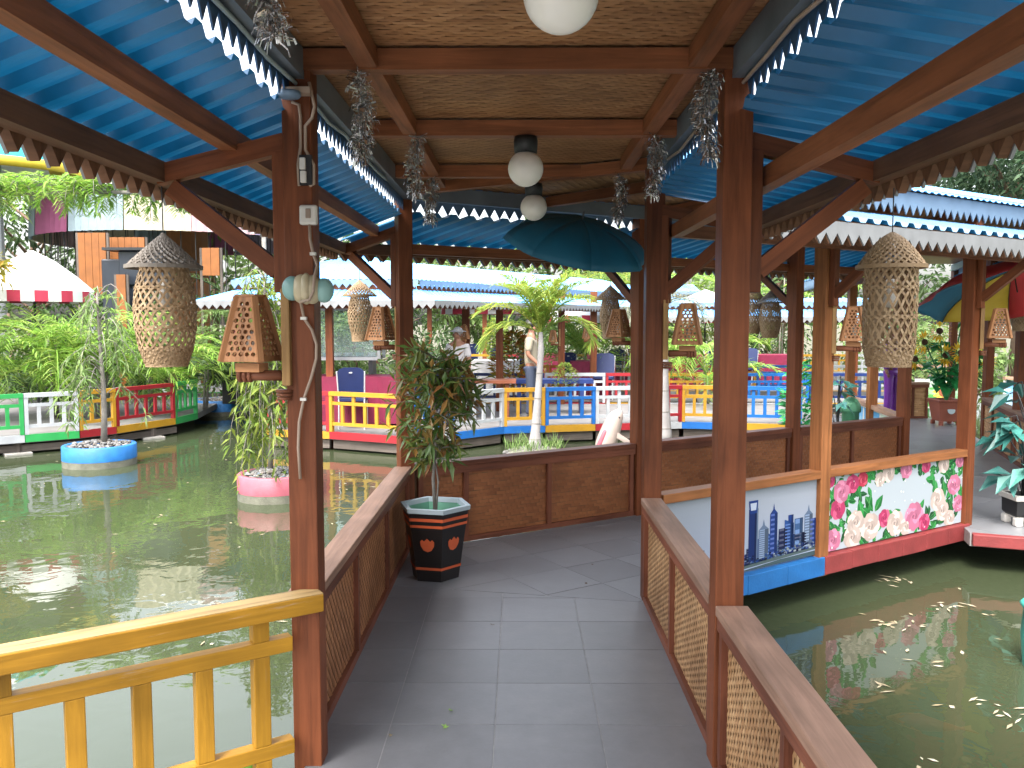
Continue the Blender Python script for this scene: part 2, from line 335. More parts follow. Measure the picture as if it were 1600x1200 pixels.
def weave(org, U, V, W, H, cl, cw, step, lift, keep=None, jit=.12):
    """woven matting: strips cl long and cw wide, each row shifted by step; every strip is arched over its neighbours"""
    org, U, V = Vector(org), Vector(U).normalized(), Vector(V).normalized(); n = U.cross(V); mb = MB()
    rows = int(H / cw); ch = H / rows
    for r in range(rows):
        off = (r * step) % 1; k = -1
        while k * cl < W:
            a, b = max(0, (k + off) * cl), min(W, (k + off + 1) * cl); k += 1
            if b - a < .004: continue
            v0, v1 = r * ch + ch * .03, (r + 1) * ch - ch * .03; ja, jb = rnd.uniform(-jit, jit) * ch, rnd.uniform(-jit, jit) * ch
            m = (a + b) / 2; top = lift * rnd.uniform(.75, 1.2)
            if keep and not keep(org + U * m + V * (v0 + v1) / 2): continue
            pts = []
            for (x, h) in ((a, -lift * .35), (a + (b - a) * .22, top * .9), (a + (b - a) * .78, top), (b, -lift * .35)):
                j = ja + (jb - ja) * (x - a) / (b - a)
                pts += [org + U * x + V * (v0 + j) + n * h, org + U * x + V * (v1 + j) + n * h]
            mb.mesh(pts, [(0, 2, 3, 1), (2, 4, 5, 3), (4, 6, 7, 5)])
    return mb

def zigzag(a, b, ztop, zroot, ztip, pitch, th, n):
    """fascia board with a saw-tooth lower edge, real thickness th along n"""
    mb = MB(); d = v2(a, b); ln = d.length; d.normalize(); n = Vector(n); k = max(1, round(ln / pitch)); p = ln / k; A = Vector((a[0], a[1], 0))
    for i in range(k):
        s0, s1 = i * p, (i + 1) * p; zt = ztip + rnd.uniform(-.004, .004)
        q = [(s0, ztop), (s0, zroot), ((s0 + s1) / 2, zt), (s1, zroot), (s1, ztop)]
        F = [A + d * s + Vector((0, 0, z)) + n * th / 2 for s, z in q]; B = [x - n * th for x in F]
        mb.mesh(F + B, [(0, 1, 2, 3, 4), (9, 8, 7, 6, 5), (1, 6, 7, 2), (2, 7, 8, 3), (0, 4, 9, 5)])
    return mb

def corrugated(a, b, n, o0, z0, o1, z1, m0=0, m1=0, pitch=.085, amp=.011):
    """corrugated sheet: waves run along a-b, sheet slopes from offset o0 at height z0 to offset o1 at height z1; m0, m1 mitre the ends"""
    mb = MB(); d = v2(a, b); ln = d.length; d.normalize(); n = Vector(n); A = Vector((a[0], a[1], 0)); k = max(8, int(ln / pitch * 6)); V = []; F = []
    wave = [0, .05, 1, 1, 1, .05]
    for i in range(k + 1):
        for (o, z) in ((o0, z0), ((o0 + o1) / 2, (z0 + z1) / 2), (o1, z1)):
            s = (-m0 * o) + (ln + m1 * o + m0 * o) * i / k; V.append(A + d * s + n * o + Vector((0, 0, z + amp * wave[i % 6])))
    for i in range(k):
        for j in range(2): F.append((i * 3 + j, i * 3 + j + 1, i * 3 + j + 4, i * 3 + j + 3))
    mb.mesh(V, F); return mb
# ---------------------------------------------------------------- setting: ground, water, floors
WZ = -.28
L1, L2, R1, R2 = (-.76, 2.98), (-.79, 5.82), (.745, 2.98), (.76, 4.80)
F1, F2, F3 = (.985, 6.94), (2.59, 7.96), (4.04, 8.87)
N1, N2 = (2.03, 5.66), (3.50, 6.60)
FN, NN = Vector((-.534, .845, 0)), Vector((.539, -.842, 0))
BD = Vector((.845, .534, 0))
struct(MB().prism([(-300, -120), (300, -120), (300, 400), (-300, 400)], -1.6, -1.1).build('ground', 'mud'))
struct(MB().prism([(-300, 27), (300, 27), (300, 400), (-300, 400)], -1.09, -.14).build('terrain', 'earth'))
wm = MB(); wm.face([(-40, -30, WZ), (30, -30, WZ), (30, 27.2, WZ), (-40, 27.2, WZ)]); struct(wm.build('water', 'water'))

def clip(poly, a, b):
    """keep the part of poly to the left of a-b"""
    out = []; n = len(poly)
    sd = lambda p: (b[0] - a[0]) * (p[1] - a[1]) - (b[1] - a[1]) * (p[0] - a[0])
    for i in range(n):
        p, q = poly[i], poly[(i + 1) % n]; sp, sq = sd(p), sd(q)
        if sp >= 0: out.append(p)
        if sp * sq < 0: t = sp / (sp - sq); out.append((p[0] + (q[0] - p[0]) * t, p[1] + (q[1] - p[1]) * t))
    return out
def area(p): return abs(sum(p[i][0] * p[(i + 1) % len(p)][1] - p[(i + 1) % len(p)][0] * p[i][1] for i in range(len(p)))) / 2
def floor(name, poly, org, ux, tw, tl):
    """a slab with separate tiles laid on it; tiles are cut to the slab's outline"""
    ux = Vector((*ux, 0)).normalized(); uy = Vector((-ux.y, ux.x, 0))
    fo = struct(MB().prism(poly, -.10, -.0016).build(name, 'grout'))
    us = [(Vector((*p, 0)) - Vector((*org, 0))).dot(ux) for p in poly]; vs_ = [(Vector((*p, 0)) - Vector((*org, 0))).dot(uy) for p in poly]
    for i in range(math.floor(min(us) / tw), math.ceil(max(us) / tw)):
        for j in range(math.floor(min(vs_) / tl), math.ceil(max(vs_) / tl)):
            g = .0022; q = []
            for (x, y) in ((i * tw + g, j * tl + g), ((i + 1) * tw - g, j * tl + g), ((i + 1) * tw - g, (j + 1) * tl - g), (i * tw + g, (j + 1) * tl - g)):
                p = Vector((*org, 0)) + ux * x + uy * y; q.append((p.x, p.y))
            for k in range(len(poly)):
                q = clip(q, poly[k], poly[(k + 1) % len(poly)])
                if len(q) < 3: break
            if len(q) < 3 or area(q) < .002: continue
            MB().prism(q, -.0015, rnd.uniform(-.0004, .0008)).build('tile', 'tile', fo)
    return fo
floor('walkway_floor', [(-.77, 1.2), (.715, 1.2), (.715, 4.72), (-.77, 5.02)], (-.095, 3.25), (1, 0), .414, .386)
struct(MB().prism([(-.77, -4), (.715, -4), (.715, 1.195), (-.77, 1.195)], -.13, 0).build('walkway_floor', 'tile'))
struct(MB().prism([(-2.6, -4), (-.775, -4), (-.775, 2.90), (-2.6, 1.62)], -.13, 0).build('deck_floor', 'tile'))
floor('bridge_floor', [(-.77, 5.025), (.715, 4.725), (3.47, 6.55), (4.02, 8.84), (-.77, 5.79)], (.72, 4.75), (.839, .545), .414, .386)
floor('landing_floor', [(3.475, 6.54), (3.42, 6.33), (4.5, 5.95), (7.2, 7.7), (5.3, 8.55), (4.03, 8.80)], (3.47, 6.55), (.839, .545), .414, .386)
floor('far_walkway_floor', [(4.05, 8.83), (5.3, 8.56), (7.1, 14), (4.9, 14)], (4.05, 8.83), (.95, -.3), .414, .386)

# ---------------------------------------------------------------- covered walkways
def post(p, par, z0=-.9, z1=2.46, wd=.1, rz=0, mat='post_wood', name='post'):
    return MB().beam((p[0], p[1], z0), (p[0], p[1], z1), wd, wd, (math.cos(rz), math.sin(rz), 0)).build(name, mat, par, bevel=.004)
def bracket(p, n, po, s=1):
    """strut, brace and cleat that carry the eave; sub-parts of the post"""
    n = Vector(n); P = lambda o, z: Vector((p[0], p[1], z)) + n * o
    MB().beam(P(.05, 2.215), P(.50, 2.105), .05, .065).build('strut', 'post_wood', po)
    MB().beam(P(.085, 1.775), P(.45, 2.065), .048, .06).build('brace', 'post_wood', po)
    MB().beam(P(.073, 1.70), P(.073, 2.185), .052, .042, n).build('cleat', 'post_wood', po, bevel=.003)
def side_roof(par, a, b, n, m0, m1, tz=2.10, paint='fascia_grey', ue=True, o0=-.035, to=.085):
    n = Vector(n); d = v2(a, b).normalized(); A, B = P3(a, 0), P3(b, 0)
    e0 = lambda o: A + n * o - d * (m0 * o); e1 = lambda o: B + n * o + d * (m1 * o)
    corrugated(a, b, n, o0, 2.318, .53, 2.165, m0, m1, .14, .028).build('roof_sheet', 'blue_sheet', par)
    z = Vector((0, 0, 1))
    MB().beam(e0(to) + z * tz, e1(to) + z * tz, .055, .07).build('tie_beam', 'beam_wood', par)
    MB().beam(e0(.455) + z * 2.115, e1(.455) + z * 2.115, .06, .07).build('eave_beam', 'eave_wood', par)
    zigzag(e0(.502), e1(.502), 2.165, 2.095, 2.032, .098, .028, n).build('eave_fascia', 'eave_wood', par)
    zigzag(e0(.522), e1(.522), 2.160, 2.095, 2.033, .098, .010, n).build('fascia_cover', paint, par)
    if not ue: zigzag(e0(-.015), e1(-.015), 2.455, 2.405, 2.345, .075, .006, n).build('upper_fascia', 'fascia_blue', par)
    MB().beam(e0(-.045) + z * 2.47, e1(-.045) + z * 2.47, .05, .10).build('edge_beam', 'gutter', par)
    corrugated(a, b, n, .07, 2.505, -.80, 2.78, m0, m1).build('upper_roof_sheet', 'blue_roof', par)
    if ue: zigzag(e0(.04), e1(.04), 2.50, 2.415, 2.345, .085, .008, n).build('upper_eave_fascia', 'fascia_pale', par)
TB = math.tan(R(57.5 / 2))
wa = thing('covered_walkway', 'near covered walkway with red-brown posts, woven bamboo ceiling and blue side roofs', 'walkway', (0, 3, 0))
for p, n, rz in ((L1, (-1, 0, 0), 0), (L2, (-.88, .47, 0), R(25)), (R1, (1, 0, 0), 0), (R2, (.85, -.52, 0), 0), ((-.76, -.2), (-1, 0, 0), 0), ((.745, -.2), (1, 0, 0), 0)):
    po = post(p, wa, rz=rz); bracket(p, n, po)
    if p == L2: bracket((p[0] + .02, p[1] + .02), (-.2, .98, 0), po)
side_roof(wa, (-.80, -.3), (-.80, 5.80), (-1, 0, 0), 0, TB, 2.222, ue=False, o0=-.004, to=.2)
side_roof(wa, (.79, -.3), (.79, 4.80), (1, 0, 0), 0, -TB, ue=False)
CPA = [(-.78, -.3), (.78, -.3), (.78, 4.82), (-.78, 5.82)]
struct(weave((-.78, 5.86, 2.53), (1, 0, 0), (0, -1, 0), 1.56, 6.2, .072, .023, .37, .0013, lambda p: inpoly(p.x, p.y, CPA)).build('ceiling_mat', 'mat_ceiling', wa), 'stuff')
MB().prism(CPA, 2.536, 2.55).build('ceiling_board', 'mat_back', wa)
for y in (-.25, .85, 1.88, 2.95, 3.97, 5.08):
    xr = .82 if y < 4.8 else .38
    MB().beam((-.80, y, 2.483), (xr, y, 2.483), .06, .07).build('crossbeam', 'beam_wood', wa)
for x, y1 in ((-.505, 5.5), (.60, 4.85)):
    ys = [-.3, .85, 1.88, 2.95, 3.97, 5.08, 6]
    for ya, yb in zip(ys, ys[1:]):
        yb = min(yb - .031, y1); ya += .031
        if yb - ya > .15: MB().beam((x, ya, 2.486), (x + rnd.uniform(-.006, .006), yb, 2.486), .062, .066).build('ceiling_joist', 'beam_wood', wa)
MB().beam((-.80, 5.80, 2.482), (.78, 4.83, 2.482), .06, .068).build('crossbeam', 'beam_wood', wa)

wb = thing('covered_bridge', 'covered bridge turning right with dark woven walls and blue roof', 'walkway', (2, 7, 0))
for p, n, rz, m in ((F1, FN, R(32), 'post_wood'), (F2, FN, R(32), 'post_wood'), (F3, FN, R(32), 'post_wood'), (N1, NN, R(32), 'mural_cap'), (N2, NN, R(32), 'post_wood'), ((5.7, 8.0), NN, R(32), 'post_wood')):
    po = post(p, wb, -.12, rz=rz, mat=m); bracket(p, n, po)
NE = (7.2, 8.97)
side_roof(wb, L2, (4.04, 8.87), FN, TB, -.3, paint='fascia_pale')
side_roof(wb, (.775, 4.79), NE, NN, -TB, 0)
CPB = [(-.78, 5.84), (.78, 4.83), NE, (6.2, 10.2), (4.04, 8.86)]
struct(weave((-.2, 4.2, 2.53), (.845, .534, 0), (-.534, .845, 0), 9.5, 2.6, .10, .03, .37, .002, lambda p: inpoly(p.x, p.y, CPB)).build('ceiling_mat', 'mat_ceiling', wb), 'stuff')
MB().prism(CPB, 2.536, 2.55).build('ceiling_board', 'mat_back', wb)
for k in range(1, 6):
    t = k / 5.
    a = P3(L2, 2.483).lerp(P3(F3, 2.483), t); b = P3(R2, 2.483).lerp(P3(N2, 2.483), t); MB().beam(a, b, .06, .07).build('crossbeam', 'beam_wood', wb)
wc = thing('far_covered_walkway', 'far covered walkway running back from the landing on the right', 'walkway', (5.5, 10.5, 0))
C1, CR0, CR1 = (4.95, 13.9), (5.35, 8.6), (7.15, 14)
for p in ((4.22, 10.1), (4.42, 11.3), (4.95, 13.9), (5.68, 9.6), (6.2, 11.2), CR1): post(p, wc, mat='mural_cap' if p[0] < 4.5 else 'post_wood')
dl = v2(F3, C1).normalized(); nl = Vector((-dl.y, dl.x, 0)); side_roof(wc, F3, C1, nl, .3, 0, paint='fascia_pale')
dr = v2(CR0, CR1).normalized(); nr = Vector((dr.y, -dr.x, 0)); side_roof(wc, CR0, CR1, nr, 0, 0, paint='fascia_pale')
MB().prism([F3, (6.2, 10.2), CR1, C1], 2.534, 2.55).build('ceiling_board', 'mat_dark', wc)

def low_wall(name, label, a, b, nin, mat, capm, mull, cl=.055, cw=.0145, step=.36, zcap=.60, weave_in=True, outer=True, group=None, vert=False):
    a, b = Vector((a[0], a[1], 0)), Vector((b[0], b[1], 0)); d = (b - a); ln = d.length; d.normalize(); n = Vector(nin); z = Vector((0, 0, 1))
    t = thing(name, label, 'wall', (a + b) / 2, group)
    MB().beam(a + z * (zcap - .018) - n * .012, b + z * (zcap - .018) - n * .012, .115, .036).build('cap_rail', capm, t, bevel=.004)
    MB().beam(a + z * (zcap - .062) + n * .018, b + z * (zcap - .062) + n * .018, .04, .052).build('upper_rail', 'cap_dark', t)
    MB().beam(a + z * .02 + n * .012, b + z * .02 + n * .012, .03, .04).build('base_rail', 'cap_dark', t)
    MB().beam(a + z * .28 - n * .005, b + z * .28 - n * .005, .016, .56).build('backing_board', 'mat_back' if weave_in else 'mat_dark', t)
    if outer: MB().beam(a + z * .28 - n * .019, b + z * .28 - n * .019, .01, .54).build('outer_board', 'mat_brown', t)
    ps = [0] + list(mull) + [1]
    for m in mull + [.03 / ln, 1 - .03 / ln]:
        p = a + d * (ln * m); MB().beam(p + z * .041 + n * .0195, p + z * (zcap - .089) + n * .0195, .036, .026, n).build('mullion', 'cap_dark', t)
    if weave_in:
        for m0, m1 in zip(ps, ps[1:]):
            s0, s1 = ln * m0 + .018, ln * m1 - .018
            up = n.cross(d); org = a + d * s0 + n * .007 + z * .04; U = d
            if up.z < 0: org = a + d * s1 + n * .007 + z * .04; U = -d
            struct((weave(org + U * (s1 - s0), z, -U, zcap - .125, s1 - s0, cl, cw * 1.15, step, .0024, None, .05) if vert else weave(org, U, z, s1 - s0, zcap - .125, cl, cw, step, .0035)).build('woven_panel', mat, t), 'stuff')
    return t
low_wall('bamboo_wall', 'woven bamboo low wall on left side of the walkway beside the hexagonal pot', (-.79, 3.04), (-.79, 5.77), (1, 0, 0), 'mat_brown', 'cap_wood', [.32, .66], vert=True)
low_wall('bamboo_wall', 'tan woven bamboo low wall between the two right-hand posts', (.738, 4.74), (.738, 3.04), (-1, 0, 0), 'mat_tan', 'cap_wood', [.5], vert=True)
low_wall('bamboo_wall', 'nearest tan woven bamboo low wall at bottom right over the green water', (.738, 2.92), (.738, -.9), (-1, 0, 0), 'mat_tan', 'cap_wood', [.19, .42, .65, .85], vert=True)
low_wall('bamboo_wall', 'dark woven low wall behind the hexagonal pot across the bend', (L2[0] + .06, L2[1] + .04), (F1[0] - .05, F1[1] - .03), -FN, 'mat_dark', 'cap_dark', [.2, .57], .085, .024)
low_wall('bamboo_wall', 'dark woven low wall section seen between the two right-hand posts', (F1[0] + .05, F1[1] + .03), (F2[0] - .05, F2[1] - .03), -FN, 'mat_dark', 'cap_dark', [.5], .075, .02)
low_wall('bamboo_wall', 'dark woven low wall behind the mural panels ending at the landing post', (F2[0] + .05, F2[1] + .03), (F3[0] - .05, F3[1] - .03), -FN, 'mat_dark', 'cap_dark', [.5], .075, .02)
low_wall('bamboo_wall', 'pale bamboo low wall on far right beside the walkway with teal plant', (5.25, 8.4), (6.15, 11.15), (-.95, .31, 0), 'mat_tan', 'cap_wood', [.2, .4, .6, .8], .1, .03)
low_wall('bamboo_wall', 'distant bamboo low wall left of the sunflower pot', (6.22, 13.9), (6.75, 13.95), (0, -1, 0), 'mat_tan', 'cap_wood', [.5], .12, .03)
# ---------------------------------------------------------------- printed panels on the pond side of the bridge
def printer(a, b, n, z0, z1):
    """returns (MB, put) where put(points in 0..1 x 0..1, colour, layer) lays a flat printed shape on the panel"""
    a, b = Vector((a[0], a[1], 0)), Vector((b[0], b[1], 0)); d = b - a; n = Vector(n); mb = MB()
    def put(pts, col, lay=0):
        pts = [(min(1, max(0, x)), min(1, max(0, y))) for x, y in pts]
        mb.face([a + d * x + Vector((0, 0, z0 + (z1 - z0) * y)) + n * (.00025 * lay) for x, y in pts], None, col)
    return mb, put
def mural_wall(label, a, b, n, kerb, nk):
    a3, b3 = Vector((a[0], a[1], 0)), Vector((b[0], b[1], 0)); n = Vector(n); d = (b3 - a3).normalized(); a3 += d * .05; b3 -= d * .05; z = Vector((0, 0, 1))
    t = thing('mural_wall', label, 'wall', (a3 + b3) / 2)
    MB().beam(a3 + z * .578 - n * .0, b3 + z * .578, .10, .055).build('cap_rail', 'mural_cap', t, bevel=.004)
    MB().beam(a3 + z * .29, b3 + z * .29, .03, .52).build('panel', 'plastic_white', t)
    ln = (b3 - a3).length
    for k in range(nk):
        p, q = a3 - d * .048 + d * ((ln + .096) * k / nk + .0015), a3 - d * .048 + d * ((ln + .096) * (k + 1) / nk - .0015)
        j = rnd.uniform(-.003, .003); MB().beam(p + z * (-.045 + j) + n * .0, q + z * (-.045 + j), .13, .125).build('kerb_block', kerb, t, bevel=.005)
    mb, put = printer(a3 + n * .0155, b3 + n * .0155, n, .028, .545)
    return t, mb, put, ln
t, mb, put, ln = mural_wall('low wall with printed blue city skyline panel above blue kerb', R2, N1, NN, 'kerb_blue', 4)
for k in range(14):
    f = k / 13; c = (.50 + .1 * f - .02 * f * f, .58 + .06 * f, .78 - .06 * f); c = tuple(x * (.50 - .08 * f) for x in c)
    put([(0, k / 14), (1, k / 14), (1, (k + 1) / 14), (0, (k + 1) / 14)], c, 0)
put([(0, 0), (1, 0), (1, .06), (.75, .05), (.4, .0), (0, 0)], (.04, .065, .07), 1)
put([(0, 0), (.5, .03), (1, .075), (1, .13), (.8, .105), (.4, .05), (0, .02)], (.06, .085, .085), 2)
put([(0, .02), (.4, .05), (.8, .105), (1, .13), (1, .16), (.6, .1), (.2, .05), (0, .04)], (.006, .01, .02), 3)
pr_ = random.Random(3)
BL = [(.003, .007, .035), (.005, .016, .08), (.008, .028, .13), (.015, .05, .17), (.004, .005, .018), (.03, .07, .16), (.08, .115, .18)]
def tower(x, y0, wdt, h, col, top='flat', lay=4, bands=0):
    pts = [(x, y0), (x + wdt, y0), (x + wdt, y0 + h), (x, y0 + h)]; put(pts, col, lay)
    put([(x + wdt * .62, y0), (x + wdt, y0), (x + wdt, y0 + h), (x + wdt * .62, y0 + h)], dim(col, .55), lay + 1)
    if top == 'spire': put([(x, y0 + h), (x + wdt, y0 + h), (x + wdt * .62, y0 + h + .05), (x + wdt * .5, y0 + h + .13), (x + wdt * .38, y0 + h + .05)], col, lay)
    if top == 'slant': put([(x, y0 + h), (x + wdt, y0 + h), (x, y0 + h + .06)], col, lay)
    for k in range(bands):
        y = y0 + h * (k + .5) / bands; put([(x + wdt * .08, y), (x + wdt * .6, y), (x + wdt * .6, y + h / bands * .42), (x + wdt * .08, y + h / bands * .42)], tuple(min(1, v * 1.7 + .05) for v in col), lay + 2)
x = 0
while x < .98:
    wdt = pr_.uniform(.02, .05); tower(x, .05 + x * .06, wdt, pr_.uniform(.12, .30) * (1 if x > .35 else .6), pr_.choice(BL), pr_.choice(['flat', 'slant', 'flat']), 4, pr_.choice([0, 5, 7])); x += wdt * .82
for (x, wdt, h, c, tp, nb) in ((.20, .05, .26, 4, 'flat', 0), (.42, .03, .42, 3, 'flat', 8), (.535, .05, .60, 1, 'flat', 0), (.60, .055, .34, 6, 'spire', 14), (.675, .042, .50, 2, 'spire', 9), (.735, .05, .30, 0, 'flat', 5), (.775, .055, .34, 3, 'slant', 9), (.80, .03, .44, 2, 'flat', 0), (.845, .05, .38, 5, 'flat', 3), (.84, .075, .2, 0, 'flat', 5), (.915, .05, .40, 6, 'spire', 12), (.955, .045, .34, 2, 'flat', 6)):
    tower(x, .08 + .05 * x, wdt * 1.2, h * 1.08, BL[c], tp, 8, nb)
# the tall tower with the square opening near its top
put([(.540, .70), (.585, .70), (.592, .86), (.532, .86)], BL[2], 12); put([(.546, .74), (.579, .74), (.583, .83), (.541, .83)], (.32, .36, .44), 13); put([(.585, .12), (.595, .12), (.592, .86), (.585, .7)], BL[6], 12)
for k in range(220):
    x = pr_.random(); y = .05 + x * .07 + pr_.uniform(-.01, .07); s = pr_.uniform(.006, .02); put([(x, y), (x + s, y), (x + s, y + s * 1.4), (x, y + s * 1.4)], pr_.choice(BL + [(.2, .23, .26), (.15, .18, .2)]), 15)
mb.build('print', 'print', t)

t, mb, put, ln = mural_wall('low wall with printed pink and white roses panel above red kerb', N1, N2, NN, 'kerb_red', 6)
AS = ln / .517
put([(0, 0), (1, 0), (1, 1), (0, 1)], (.33, .37, .40), 0)
def disc(x, y, r, col, lay, k=14, wob=.0, sq=1, rot=0):
    pts = []
    for i in range(k):
        a = 2 * math.pi * i / k + rot; rr = r * (1 + wob * math.sin(i * 2.4 + x * 40)); pts.append((x + rr * math.cos(a) / AS, y + rr * sq * math.sin(a)))
    put(pts, col, lay)
def rose(x, y, r, base, lay):
    lt = tuple(min(.62, v * 1.25 + .04) for v in base); dk = dim(base, .55)
    for i in range(7):
        a = i * .9 + x * 9; disc(x + r * .6 * math.cos(a) / AS, y + r * .52 * math.sin(a), r * .58, (base, lt, dim(base, .85))[i % 3], lay + i * .12, 12, .06)
    for i in range(5):
        a = i * 1.26 + y * 7; disc(x + r * .27 * math.cos(a) / AS, y + r * .27 * math.sin(a), r * .37, (lt, dim(base, .8), base)[i % 3], lay + 1 + i * .12, 11, .06)
    for i in range(4):
        a = i * 1.7; disc(x + r * .1 * math.cos(a) / AS, y + r * .1 * math.sin(a), r * (.24 - .045 * i), (dk, base)[i % 2], lay + 2 + i * .12, 10)
def pleaf(x, y, ang, ln_, wd, col, lay):
    ca, sa = math.cos(ang), math.sin(ang); pts = []
    for u, v in ((0, 0), (.2, .32), (.5, .5), (.8, .26), (1, 0)): pts.append((u, v))
    for u, v in ((.8, -.26), (.5, -.5), (.2, -.32)): pts.append((u, v))
    f = lambda u, v: (x + (u * ln_ * ca - v * wd * sa) / AS, y + u * ln_ * sa + v * wd * ca)
    put([f(u, v) for u, v in pts], col, lay); put([f(0, 0), f(.2, .32), f(.5, .5), f(.8, .26), f(1, 0)], dim(col, 1.5), lay + .3)
    put([f(0, .015), f(1, .0), f(0, -.015)], (.25, .5, .2), lay + .5)
GR = [(.008, .075, .018), (.012, .11, .025), (.018, .15, .035), (.006, .05, .016)]
for k in range(300):
    a = pr_.uniform(0, 6.28); rr = pr_.uniform(.72, 1.25); x = .54 + .46 * rr * math.cos(a); y = .56 + .50 * rr * math.sin(a)
    if not (0 < x < 1 and 0 < y < 1) or (abs(x - .55) < .22 and .25 < y < .8): continue
    pleaf(x, y, pr_.uniform(0, 6.28), pr_.uniform(.12, .24), pr_.uniform(.07, .12), pr_.choice(GR), 1 + k * .008)
for (x, y, ang, l_) in ((.22, .62, -1.3, .3), (.26, .66, -.9, .3), (.30, .68, -1.8, .32), (.24, .5, -.6, .26), (.33, .42, .9, .28), (.40, .38, -.3, .25), (.74, .85, -1.2, .26), (.78, .72, -1.6, .3), (.70, .76, -.2, .24), (.84, .7, -1.4, .3), (.86, .8, -.7, .26), (.45, .33, .2, .22), (.92, .86, -1.5, .3), (.66, .3, 1.0, .2)): pleaf(x, y, ang, l_, l_ * .5, pr_.choice(GR[:3]), 4)
PK, PW, PM = (.34, .035, .10), (.42, .34, .30), (.40, .13, .21)
for (x, y, r, c) in ((.10, .78, .12, PM), (.17, .86, .10, PK), (.08, .55, .11, PK), (.24, .90, .08, (.35, .03, .06)), (.05, .14, .12, PM), (.20, .32, .13, PW), (.30, .22, .15, PW), (.18, .13, .13, PW), (.40, .30, .10, PK), (.48, .2, .14, PW), (.62, .24, .16, PM), (.56, .12, .10, PW), (.80, .42, .13, PW), (.84, .24, .12, PW), (.93, .60, .12, PM), (.97, .3, .1, PM), (.90, .1, .1, PW), (.55, .94, .10, PM), (.70, .95, .08, PK), (.42, .93, .10, PW), (.84, .93, .10, PW), (.97, .95, .08, PM), (.02, .95, .08, PK), (.36, .86, .08, PW), (.70, .12, .1, PK)): rose(x, y, r * 1.22, c, 6 + y)
for k in range(50): disc(pr_.random(), pr_.random(), pr_.uniform(.006, .016), (.55, .6, .55), 10, 7)
mb.build('print', 'print', t)
# landing kerb, red then yellow
for (a, b, m, lb) in (((3.42, 6.30), (3.86, 6.14), 'kerb_red', 'red painted kerb at the pond edge of the landing'), ((3.865, 6.138), (4.5, 5.91), 'paint_yellow', 'yellow painted kerb at far right pond edge of the landing')):
    tag(MB().beam((*a, -.04), (*b, -.04), .07, .09).build('kerb', m, bevel=.006), lb, 'kerb')
# printed boards on the far walkway's outer side
def print_wall(label, a, b, n, panels, zc=.6):
    a3, b3 = Vector((*a, 0)), Vector((*b, 0)); n = Vector(n); z = Vector((0, 0, 1)); t = thing('printed_wall', label, 'wall', (a3 + b3) / 2)
    MB().beam(a3 + z * (zc - .02), b3 + z * (zc - .02), .10, .05).build('cap_rail', 'cap_wood', t); MB().beam(a3 + z * .27, b3 + z * .27, .03, .54).build('panel', 'plastic_white', t)
    for k, cols in enumerate(panels):
        p, q = a3.lerp(b3, (k + .04) / len(panels)), a3.lerp(b3, (k + .96) / len(panels)); mb, put = printer(p + n * .017, q + n * .017, n, .03, .53)
        for j in range(8):
            c0, c1 = cols[0], cols[1]; c = tuple(c0[i] + (c1[i] - c0[i]) * j / 7 for i in range(3)); put([(0, j / 8), (1, j / 8), (1, (j + 1) / 8), (0, (j + 1) / 8)], c, 0)
        for _ in range(30):
            x, y, r = pr_.random(), pr_.random() * .7, pr_.uniform(.03, .12); c = pr_.choice(cols[2:]); put([(x + r * math.cos(i), y + r * .8 * math.sin(i)) for i in (0, 1.2, 2.5, 3.7, 5)], c, 1 + _ * .03)
        if len(panels) == 1 or k == 0 and zc > .6:
            for i in range(16):
                a_ = i * .3927; x, y = .5, .55; put([(x, y), (x + .16 * math.cos(a_ - .16), y + .34 * math.sin(a_ - .16)), (x + .22 * math.cos(a_), y + .44 * math.sin(a_)), (x + .16 * math.cos(a_ + .16), y + .34 * math.sin(a_ + .16))], ((.72, .42, .05), (.75, .5, .08))[i % 2], 3 + i * .05)
            put([(.5 + .1 * math.cos(i * .6), .55 + .2 * math.sin(i * .6)) for i in range(10)], (.3, .1, .05), 5)
        mb.build('print', 'print', t)
    return t
SKY = [(.30, .45, .55), (.10, .30, .52), (.4, .5, .55), (.2, .4, .55)]; MEAD = [(.05, .25, .06), (.45, .55, .45), (.10, .32, .08), (.3, .5, .25)]; DEEP = [(.03, .16, .5), (.1, .4, .7), (.3, .6, .8), (.02, .1, .35)]
print_wall('printed low wall with pale blue and green panels beside the green bin', (4.07, 8.98), (4.44, 11.3), nl, [MEAD, SKY, SKY])
print_wall('distant printed wall with large sunflower picture behind the sunflower pot', (7.3, 15.6), (8.35, 15.6), (0, -1, 0), [MEAD], .8)
print_wall('distant printed wall with bright blue panels at far right', (8.7, 15.2), (11.4, 15.0), (0, -1, 0), [SKY, MEAD, SKY])
# ---------------------------------------------------------------- foreground yellow railing
RP, RD = Vector((-.775, 2.915, 0)), Vector((-.824, -.566, 0))
t = thing('yellow_railing', 'yellow worn wooden railing in the left foreground fixed to the post', 'railing', (-1.5, 2.4, 0))
z = Vector((0, 0, 1)); RN = Vector((.566, -.824, 0))
MB().beam(RP + RD * -.06 + z * .617 + RN * .03, RP + RD * 1.9 + z * .617 + RN * .03, .095, .062).build('top_rail', 'yellow', t, bevel=.004)
MB().beam(RP + RD * -.06 + z * .6495 + RN * .03, RP + RD * 1.9 + z * .6495 + RN * .03, .086, .003).build('worn_top', 'yellow_worn', t)
MB().beam(RP + RD * .036 + z * .475, RP + RD * 1.9 + z * .475, .05, .052).build('middle_rail', 'yellow', t, bevel=.003)
MB().beam(RP + RD * .036 + z * .105, RP + RD * 1.9 + z * .105, .05, .052).build('bottom_rail', 'yellow', t, bevel=.003)
